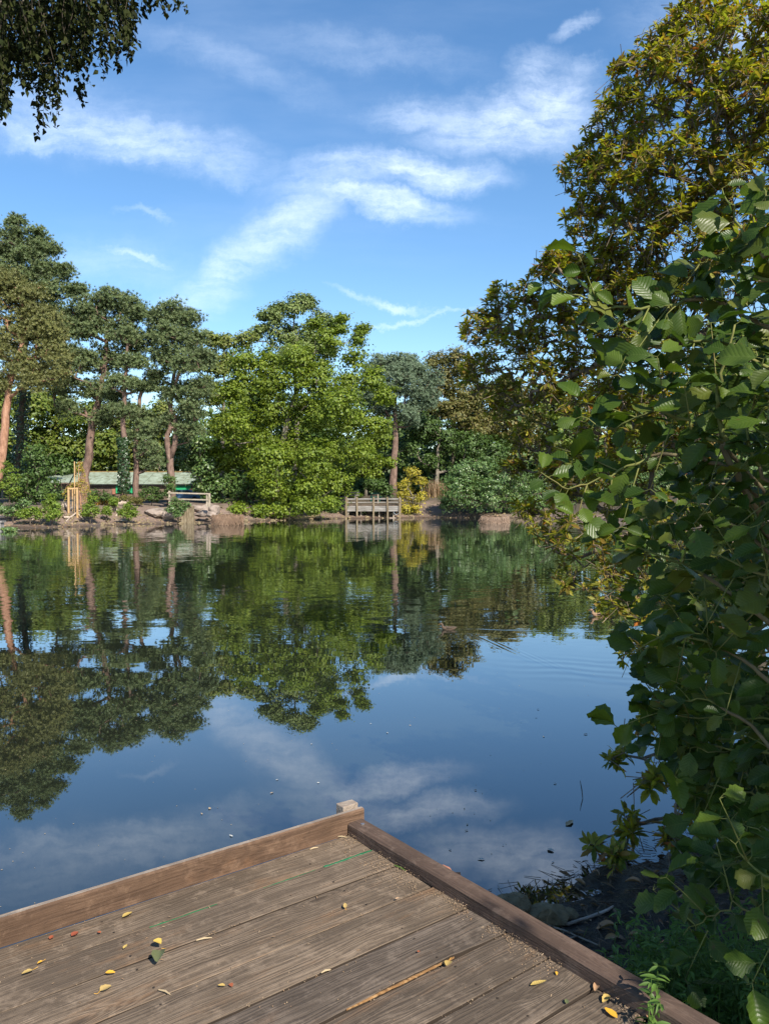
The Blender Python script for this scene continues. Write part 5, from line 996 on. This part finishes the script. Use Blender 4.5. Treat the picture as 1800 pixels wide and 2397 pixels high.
for i, (px, py, h, n) in enumerate(WD):
    q = near_hit(px, py+60); weed('spindly green weed on the bank, %s' % ['leftmost and nearest the mud','second from the left behind the kerb','lush one close behind the kerb','short one near the kerb','in the middle of the patch','at the back of the patch','right of the middle','at the bottom against the kerb','in the bottom right corner','at the back right below the hanging leaves','on the right under the round alder leaves','at the right frame edge'][i], q, h, n*2, .07)
q0 = []
for i in range(900):
    q = near_hit(random.uniform(1480, 1830), random.uniform(2230, 2520)) if i < 120 else Vector((q0[random.randint(0, len(q0)-1)]))+Vector((random.gauss(0,.12), random.gauss(0,.12), 0)); q0.append((q.x, q.y, float(znear(q.x, q.y))))
o = blades('bank_grass', 'thin green grass among the weeds on the near bank', q0, 3, .16, M['weed'], 'grass', .03, .5, .003, kind='stuff')

# ------------------------------------------------------------------ rhododendron
RT = np.array([(-.0,0,0),(.0,0,0),(-.14,.4,.015),(0,.4,-.02),(.14,.4,.015),(-.13,.74,.0),(0,.74,-.04),(.13,.74,.0),(0,1,-.10)]); RF = np.array([(0,3,2,2),(0,4,3,3),(2,3,6,5),(3,4,7,6),(5,6,8,8),(6,7,8,8)])
RFt = np.array([(0,3,2),(0,4,3),(2,3,6),(2,6,5),(3,4,7),(3,7,6),(5,6,8),(6,7,8)])
RL = [(1560,90,55,8),(1640,70,80,7.6),(1750,90,95,7),(1800,250,100,6.6),(1480,170,50,8),(1580,210,105,7.5),(1720,260,115,7),(1440,290,70,8),(1360,400,58,8.2),(1460,420,92,7.8),(1580,420,105,7.2),(1720,450,105,6.8),(1370,520,55,8),(1480,560,84,7.5),(1600,570,95,7),(1730,620,95,6.5),
      (1170,705,45,9.5),(1125,775,52,9.5),(1195,820,68,9),(1120,870,45,9.5),(1285,750,70,8.5),(1300,890,80,8.2),(1180,940,52,9),(1400,790,90,7.8),(1500,850,100,7.2),(1400,970,90,7.5),(1250,1030,60,8.5),(1200,1090,28,8.5),(1330,1110,70,7.8),(1450,1130,90,7.2),(1600,1000,120,6.8),(1230,1190,28,8),
      (1290,1240,55,7.5),(1370,1270,70,7),(1480,1290,90,6.8),(1650,1250,130,6.3),(1325,1350,30,7),(1425,1390,60,6.5),(1560,1440,100,6.2),(1710,1450,120,5.8),(1500,1530,50,6),(1630,1580,100,5.6),(1530,1680,42,5.2),(1630,1760,85,5),(1760,1700,110,5),(1540,1830,32,4.6),(1330,640,58,8),(1400,690,70,7.8),(1275,640,36,8.2),(1500,680,80,7.4),(1620,700,90,7),(1410,610,55,7.8),(1230,690,34,8.6),(1300,600,26,8),(1640,1900,60,4.6),(1470,1930,28,4.6),(1390,1990,18,4.6),(1440,1770,22,5),(1560,1960,40,4.4),(1750,1900,90,4.6),(1440,2010,22,4.4)]
cs = []; wts = []
for (px, py, r, D) in RL:
    D *= K*.97; c = np.array(P(px, py, D)); R = r*D/FPX; lowf = 1.0 if py < 1250 else .85; n = int((580 if py < 1200 else 300)*R*R)+6; d = unit(RNG.normal(size=(n, 3))+np.array([-.1,-.35,.15])); rad = RNG.uniform(.35, 1.08, n)**.6
    cc = c+d*rad[:, None]*R*np.array([1, 1.25, 1]); cc = cc[cc[:, 2] > .10]; cs.append(cc)
tips = np.concatenate(cs)
rb = P(1790, 1400, 7.2*K); base = np.array([rb.x+.2, rb.y+.3, float(znear(rb.x, rb.y))-.1])
print('rhodo whorls', len(tips))
trk = [base, base+np.array([-.2,-.1,1.0]), base+np.array([-.45,0,2.0]), base+np.array([-.6,.1,3.2]), base+np.array([-.5,0,4.4]), base+np.array([-.6,.2,5.4])]
V, F, dirs = skeleton(tips, trk, .0036, .12, bias=.28, sides=5, jit=.16)
rroot = thing('rhododendron', 'huge olive-leaved rhododendron rising over the right bank', 'shrub', base)
link('branches', mesh_np('branches', V, F, smooth=True, mats=[M['twig']]), rroot)
# extra bare twigs
n = 5200; k = RNG.integers(0, len(tips), n); P0 = tips[k]; P1 = P0-unit(dirs[k]+RNG.normal(size=(n,3))*.45)*RNG.uniform(.10,.34,n)[:, None]
V, F = prisms(P0, P1, np.full(n, .0022), np.full(n, .0036), 4); tag(link('twigs', mesh_np('twigs', V, F, mats=[M['twig']]), rroot), kind='stuff')
nl = RNG.integers(8, 14, len(tips)); idx = np.repeat(np.arange(len(tips)), nl); Nl = len(idx)
th = RNG.uniform(0, 2*PI, Nl); up = unit(dirs*.6+np.array([0,0,.9])+RNG.normal(size=dirs.shape)*.25)[idx]
a = unit(np.cross(up, np.array([.3,.8,.1]))); b_ = np.cross(up, a); radial = a*np.cos(th)[:, None]+b_*np.sin(th)[:, None]
ax = unit(radial+up*RNG.uniform(-.45,.75,Nl)[:, None]); nr = unit(up-ax*np.sum(up*ax,1,keepdims=True)+RNG.normal(size=ax.shape)*.22); cen = tips[idx]+up*RNG.uniform(-.02,.02,Nl)[:, None]
szw = RNG.uniform(.082,.13,len(tips))[idx]*RNG.uniform(.75,1.15,Nl)
old = RNG.random(Nl) < .022; cen[old] -= up[old]*.04; ax[old] = unit(ax[old]+np.array([0,0,-1.2]))
dcam = np.linalg.norm(cen-np.array([0,0,CAMH]), axis=1)
inview = (cen[:, 0]/np.maximum(cen[:, 1], .1) < .5) & (cen[:, 2] > .3) & (cen[:, 1] < 7)
score = np.where(inview, dcam/szw, 1e9); near_ids = np.argsort(score)[:280]; isn = np.zeros(Nl, bool); isn[near_ids] = True
for sel, mt, nm in ((~isn & ~old, 'rhodo', 'foliage'), (~isn & old, 'rhodo_old', 'withered_foliage')):
    V, F, _ = leaves(cen[sel], nr[sel], szw[sel], RT, RFt, axis=ax[sel]); o = link(nm, mesh_np(nm, V, F, smooth=True, mats=[M[mt]]), rroot); o['kind'] = 'stuff'
lm = [mesh_np('leaf', RT*np.array([1+.15*i, 1, 1+i*.5]), RFt, smooth=True, mats=[M['rhodo']]) for i in range(3)]; lmo = mesh_np('leaf', RT, RFt, smooth=True, mats=[M['rhodo_old']])
def put_leaf(name, me, c, nrm_, axis_, size, parent):
    z = Vector(nrm_).normalized(); y = Vector(axis_); y = (y-z*y.dot(z)).normalized(); x = y.cross(z)
    Mx = Matrix(((x.x,y.x,z.x,c[0]),(x.y,y.y,z.y,c[1]),(x.z,y.z,z.z,c[2]),(0,0,0,1))) @ Matrix.Scale(size, 4)
    o = bpy.data.objects.new(name, me); C.objects.link(o); o.parent = parent; o.matrix_parent_inverse = Matrix(); o.matrix_local = parent.matrix_world.inverted() @ Mx; return o
for i in near_ids: put_leaf('leaf', lmo if old[i] else lm[i % 3], cen[i], nr[i], ax[i], szw[i], rroot)
# seed heads: dry spiky tufts on the tips
hs_ = RNG.random(len(tips)) < .6; hp = tips[hs_]; hd = unit(dirs[hs_]*.4+np.array([0,0,1.])); n = len(hp)*5; ii = np.repeat(np.arange(len(hp)), 5)
P0 = hp[ii]; P1 = P0+unit(hd[ii]+RNG.normal(size=(n,3))*.5)*RNG.uniform(.03,.075,n)[:, None]; V, F = prisms(P0, P1, np.full(n,.0022), np.full(n,.0014), 3)
V2, F2, _ = leaves(P1, RNG.normal(size=(n,3)), .020*RNG.uniform(.6,1.3,n), LT*np.array([.55,1,1]), LF)
tag(link('seed_heads', mesh_np('seed_heads', np.concatenate([V, V2]), np.concatenate([F, F2+len(V)]), mats=[M['seed']]), rroot), kind='stuff')

# ------------------------------------------------------------------ alder boughs with big leaves
aroot_p = P(1990, 1500, 3.0); aroot_p.z = float(znear(aroot_p.x, aroot_p.y)); aroot = thing('alder_tree', 'alder with big veined dark green leaves reaching in from the right', 'tree', aroot_p)
BR = [  # branch polylines: (px, py), depth start -> end, radius
 ([(1830,790),(1760,748),(1700,720),(1640,697),(1560,712),(1480,722),(1400,716),(1340,688),(1275,655)],2.6,2.9,.010),
 ([(1860,1300),(1800,1250),(1745,1160),(1700,1050),(1683,980),(1675,930),(1700,850),(1720,760)],2.5,2.5,.014),
 ([(1690,1040),(1600,985),(1540,960),(1470,985),(1420,1010),(1360,975)],2.5,2.8,.007),
 ([(1720,1100),(1640,1070),(1560,1060),(1500,1080),(1430,1110),(1330,1150),(1265,1105)],2.5,2.75,.008),
 ([(1830,880),(1700,800),(1600,800),(1520,810),(1450,780),(1390,760)],2.7,3.0,.007),
 ([(1830,960),(1730,870),(1640,830),(1560,870),(1500,850),(1420,890)],2.8,3.1,.007),
 ([(1840,560),(1790,600),(1750,560),(1720,500),(1690,440)],2.4,2.7,.008),
 ([(1850,500),(1810,460),(1775,430)],2.4,2.6,.006),
 ([(1840,680),(1760,640),(1700,590),(1640,620),(1590,650)],2.5,2.8,.007),
 ([(1850,1500),(1720,1400),(1620,1330),(1520,1290),(1440,1260)],2.6,3.0,.010),
 ([(1850,1340),(1740,1240),(1640,1200),(1560,1230),(1480,1200)],2.6,3.0,.008),
 ([(1850,1180),(1790,1120),(1740,1010),(1780,900)],2.4,2.4,.008),
 ([(1850,1640),(1760,1560),(1650,1500),(1560,1480),(1480,1530)],2.6,3.0,.009),
 ([(1850,1560),(1750,1480),(1640,1440),(1540,1390)],2.8,3.2,.008),
 ([(1850,1800),(1760,1700),(1660,1640),(1580,1640),(1520,1610)],2.7,3.2,.008),
 ([(1850,1760),(1740,1760),(1640,1740),(1570,1730)],2.9,3.3,.007),
 ([(1850,1900),(1760,1860),(1680,1840),(1620,1850)],2.9,3.2,.006),
 ([(1850,2080),(1790,2050),(1750,2020),(1700,1960)],2.3,2.4,.006),
 ([(1860,2180),(1790,2150),(1720,2120),(1660,2150),(1600,2190)],2.4,2.6,.006),
 ([(1850,2000),(1800,1960),(1740,1930)],2.6,2.9,.006),
 ([(1850,1050),(1800,980),(1830,900)],2.2,2.3,.006),
 ([(1840,1420),(1780,1350),(1690,1300),(1600,1310)],2.3,2.7,.007)]
for i in range(46):
    y0 = random.uniform(760, 2060); xl = random.uniform(1480, 1680) if 1150 < y0 < 1850 else random.uniform(1600, 1740); Dd = random.uniform(3.1, 4.3); dy = random.uniform(-140, 30); xs = [1880, 1880-(1880-xl)*.35, 1880-(1880-xl)*.7, xl]
    BR.append(([(x, y0+dy*j/3+random.gauss(0, 14)) for j, x in enumerate(xs)], Dd, Dd+random.uniform(-.1,.4), .0065))
g = MB(); spots = []; g2 = MB()
for bi, (pl, Da, Db, r0) in enumerate(BR):
    q = []; n = len(pl)
    for i in range(n-1):
        for k in range(4):
            u = (i+k/4)/(n-1); x = pl[i][0]*(1-k/4)+pl[i+1][0]*k/4; y = pl[i][1]*(1-k/4)+pl[i+1][1]*k/4; q.append(P(x, y, Da+(Db-Da)*u)+Vector((random.gauss(0,.004),random.gauss(0,.012),random.gauss(0,.004))))
    q.append(P(*pl[-1], Db)); g = MB(); g2 = MB(); cut = 0 if r0 < .0075 else int(len(q)*.45)
    rr = [r0*(1-.78*i/(len(q)-1)) for i in range(len(q))]
    if cut: g.tube(q[:cut+1], rr[:cut+1], 8, wob=.06)
    g2.tube(q[cut:], rr[cut:], 7)
    side = 1
    acc = 0; L = sum((q[i+1]-q[i]).length for i in range(len(q)-1))
    for i in range(1, len(q)):
        d = q[i]-q[i-1]; acc += d.length
        while acc > .036:
            acc -= .036; side *= -1; u = i/len(q); spots.append((q[i], d.normalized(), side, u))
            if random.random() < .30 and u < .85:
                # side twig with its own leaves
                tw = (d.normalized()*.6+Vector((random.gauss(0,.3), random.gauss(0,.6), side*.9+random.gauss(0,.3)))).normalized(); lt = random.uniform(.10,.28); t_p = [q[i]+tw*lt*k/3+Vector((0,0,-.02*k*k/9)) for k in range(4)]; g2.tube(t_p, [.0028,.0024,.002,.0012], 5)
                for k in (1, 2, 3, 3): spots.append((t_p[k], tw, random.choice((-1,1)), .9))
    if g.v: g.build('branch', M['alder_wood'], aroot, smooth=True)
    tag(g2.build('shoot', M['alder_twig'], aroot, smooth=True), kind='stuff')
g = MB(); q = [aroot_p-Vector((0,0,.2)), aroot_p+Vector((0,.0,1.0)), aroot_p+Vector((-.05,.05,2.2)), aroot_p+Vector((0,.1,3.6))]; g.tube(q, [.09,.08,.06,.035], 10, wob=.05)
for (pl, Da, Db, r0) in BR:
    s0 = P(*pl[0], Da); k = min(max((s0.z-.35-aroot_p.z)/3.6, .05), .98); j = min(2, int(k*3)); f = k*3-j; a0 = q[j]*(1-f)+q[j+1]*f; g.tube([a0, (a0+s0)/2+Vector((0,0,.04)), s0], [r0*1.6, r0*1.2, r0], 7)
g.build('trunk', M['alder_wood'], aroot, smooth=True)
ALT = [big_leaf(1, w_, n_, ob_, cu_, 8, .05, s_, dr_) for s_, (w_, n_, ob_, cu_, dr_) in enumerate([(.38,.12,.57,.60,.25),(.30,.05,.55,.20,.02),(.40,.09,.60,.16,.18),(.36,.04,.55,.45,.05),(.43,.14,.64,.05,.32),(.33,.0,.52,.30,.42),(.41,.10,.58,-.22,.10)])]; AL = [leaf_mesh('leaf', T, M['alder']) for T in ALT]
lv = []
for (p, d, side, u) in spots:
    toc = (Vector((0,0,CAMH))-p).normalized(); sv_ = d.cross(toc).normalized()*side
    axs = (d*random.uniform(.1,.8)+sv_*1.0+Vector((random.gauss(0,.35), random.gauss(0,.35), random.gauss(-.1,.35)))).normalized()
    nn = (Vector((0,0,.75))+toc*random.uniform(.1,1.1)+Vector((random.gauss(0,.45), random.gauss(0,.45), random.gauss(0,.3)))).normalized()
    lv.append((p+axs*.018, nn, axs, random.choice((random.uniform(.045,.08), random.uniform(.075,.118)))*(1.0 if u < .93 else .85), p))
print('alder leaves', len(lv))
inv = [l for l in lv if l[0].x/l[0].y < .5]; out = [l for l in lv if l[0].x/l[0].y >= .5]; inv.sort(key=lambda l: l[0].length/l[3])
for i, l in enumerate(inv[:296]): put_leaf('leaf', AL[i % 7], l[0], l[1], l[2], l[3], aroot)
rest = inv[296:]+out
VV = []; FF = []; UU = []; o_ = 0
for j in range(7):
    sub = rest[j::7]
    if not sub: continue
    V, F, U = leaves(np.array([tuple(l[0]) for l in sub]), np.array([tuple(l[1]) for l in sub]), np.array([l[3] for l in sub]), *ALT[j], axis=np.array([tuple(l[2]) for l in sub])); VV.append(V); FF.append(F+o_); UU.append(U); o_ += len(V)
tag(link('foliage', mesh_np('foliage', np.concatenate(VV), np.concatenate(FF), np.concatenate(UU), smooth=True, mats=[M['alder']]), aroot), kind='stuff')
P0 = np.array([tuple(l[4]) for l in lv]); P1 = np.array([tuple(l[0]+l[2]*.004) for l in lv]); V, F = prisms(P0, P1, np.full(len(lv), .0013), np.full(len(lv), .001), 4); tag(link('leaf_stalks', mesh_np('leaf_stalks', V, F, mats=[M['alder_twig']]), aroot), kind='stuff')

# ------------------------------------------------------------------ birch over the top left, trees behind the viewer
BT = np.array([(0,-.1,0),(.36,.25,.06),(.24,.55,.0),(0,1,-.1),(-.24,.55,.0),(-.36,.25,.06)]); BF = np.array([(0,1,2,5),(5,2,3,4)])
bx = P(-260, 1157, 7); bz = .8; birch = thing('birch_tree', 'weeping birch whose dark leafy sprays hang in at the top left', 'tree', (bx.x-2.5, bx.y-1.0, bz))
strands = []
for (x0, y0, x1, y1) in [(20,-60,12,285),(8,-60,2,250),(70,-60,75,215),(85,-40,98,315),(95,60,135,265),(60,-60,60,190),(110,-60,112,165),(130,-60,150,200),(150,-60,168,160),(170,-60,175,160),(190,0,200,235),(205,-60,215,150),(225,-60,225,165),(250,-60,262,190),(262,-40,290,165),(275,-60,300,120),(285,-50,298,110),(240,-60,245,130),(40,-60,40,180),(0,-60,-10,200),(-30,-60,-30,260),(-70,-60,-60,300),(310,-80,345,28),(320,-80,368,32),(360,-90,398,30),(290,-60,300,40),(215,-60,190,160),(155,-60,130,120),(30,40,30,170),(100,-60,90,140),(55,40,85,210),(120,180,138,215),(-20,40,8,280)]:
    strands.append((x0, y0, x1, y1))
tipsB = []; g = MB(); bl = []; ba = []
for (x0, y0, x1, y1) in strands:
    for rep in range(5):
        D = random.uniform(6.3, 8.2); jx = random.gauss(0, 9) if rep else 0; jy = random.uniform(-90, -5) if rep else 0; a = P(x0+jx, y0-40, D); b2 = P(x1+jx*1.3, y1+jy, D); 
        pts = []
        for k in range(9): u = k/8; s = a*(1-u)+b2*u; pts.append(s+Vector((.05*math.sin(u*5+rep), .05*math.cos(u*4+x0), 0)))
        g.tube(pts, [.004-.0004*k for k in range(9)], 4); tipsB.append(tuple(pts[0]))
        Ls = (a-b2).length; nn = int(Ls/.0145)
        for k in range(nn):
            u = random.random()**.8; i = min(7, int(u*8)); f = u*8-i; p = pts[i]*(1-f)+pts[i+1]*f; off = Vector((random.gauss(0,.05), random.gauss(0,.05), random.gauss(-.01,.03)))*(1.25-.95*u); bl.append(tuple(p+off)); ba.append((off.x*6+random.gauss(0,.3), off.y*6+random.gauss(0,.3), -.7-random.random()*.5))
bl = np.array(bl); ba = np.array(ba); print('birch leaves', len(bl))
V, F, _ = leaves(bl, RNG.normal(size=bl.shape)+np.array([0,-.2,.3]), .052*RNG.uniform(.6,1.25,len(bl)), BT, BF, axis=unit(ba)); tag(link('hanging_foliage', mesh_np('hanging_foliage', V, F, mats=[M['birch']]), birch), kind='stuff')
g.build('hanging_twigs', M['bark_dark'], birch)
cr = np.concatenate([np.array([P(random.uniform(-900,330), random.uniform(-900,-100), random.uniform(5.5,9)) for _ in range(240)]), np.array(tipsB)[::3]]); b0 = np.array(birch.location)
V, F, _ = skeleton(cr, [b0, b0+np.array([.1,0,3]), b0+np.array([.5,.1,6]), b0+np.array([.9,.2,8.5]), b0+np.array([1.2,.3,11])], .006, .16); link('trunk', mesh_np('trunk', V, F, smooth=True, mats=[M['bark_grey']]), birch)
n = 240*55; c = np.repeat(cr[:240], 55, 0)+RNG.normal(size=(n,3))*np.array([.3,.3,.25]); V, F, _ = leaves(c, RNG.normal(size=c.shape)+np.array([0,0,.4]), .09*RNG.uniform(.6,1.2,n), BT, BF); link('crown', mesh_np('crown', V, F, mats=[M['birch']]), birch)
def shade_tree(lab, base, lobes, per=50, dens=80, size=.11):
    root = thing('oak_tree', lab, 'tree', base); cc = []
    for (x, y, z, r) in lobes:
        n = int(dens*r*r); d = unit(RNG.normal(size=(n,3))); cc.append(np.array([x,y,z])+d*(r*RNG.uniform(.2,1,n)**.5)[:, None])
    cc = np.concatenate(cc); tp = [np.array(base), np.array(base)+np.array([0,0,2.]), np.mean(cc, 0)]; s = RNG.random(len(cc)) < min(1, 160/len(cc))
    V, F, _ = skeleton(cc[s], tp, .03, .3); link('trunk', mesh_np('trunk', V, F, smooth=True, mats=[M['bark_grey']]), root)
    link('crown', make_crown(cc, unit(cc-np.mean(cc,0)), .26, per, size, M['darkleaf']), root)
sa = Vector((-SUN_D.y, SUN_D.x, 0)).normalized(); sb = sv.cross(sa); sb = sb if sb.z > 0 else -sb
def canopy(u, v, r, w=5.0): q = sa*u+sb*v+sv*w; return (q.x, q.y, q.z, r)
SH = [(2.35,2.92,.26),(2.6,2.5,.42),(2.33,2.5,.24),(2.7,2.88,.34),(3.1,2.3,.5),(3.5,2.6,.6),(4.2,2.4,.7),(3.3,1.8,.55),(4.6,3.5,.8),(5.4,3.5,.8),(4.8,4.2,.5),(5.5,2.7,.8),(2.5,2.0,.33),(2.28,2.72,.2),(2.3,2.15,.2),(6.4,3.0,1.0),(4.0,1.6,.7),(2.7,1.6,.35),(3.6,3.15,.35),(6.6,4.2,.8),(4.1,3.1,.5),(4.5,2.95,.5),(3.9,3.6,.4),(4.3,4.1,.45)]
shade_tree('oak standing behind the viewer that shades the right bank', (6.5,-5.0,1.2), [canopy(*q) for q in SH]+[canopy(*q) for q in ((4.0,1.0,.9,3.6),(5.5,1.2,1.1,3.8),(7.0,2.0,1.2,4.2),(3.1,1.0,.5,3.8),(5.2,2.2,1.0,3.6),(7.8,3.2,1.1,4.5),(6.2,.6,1.0,3.6))])
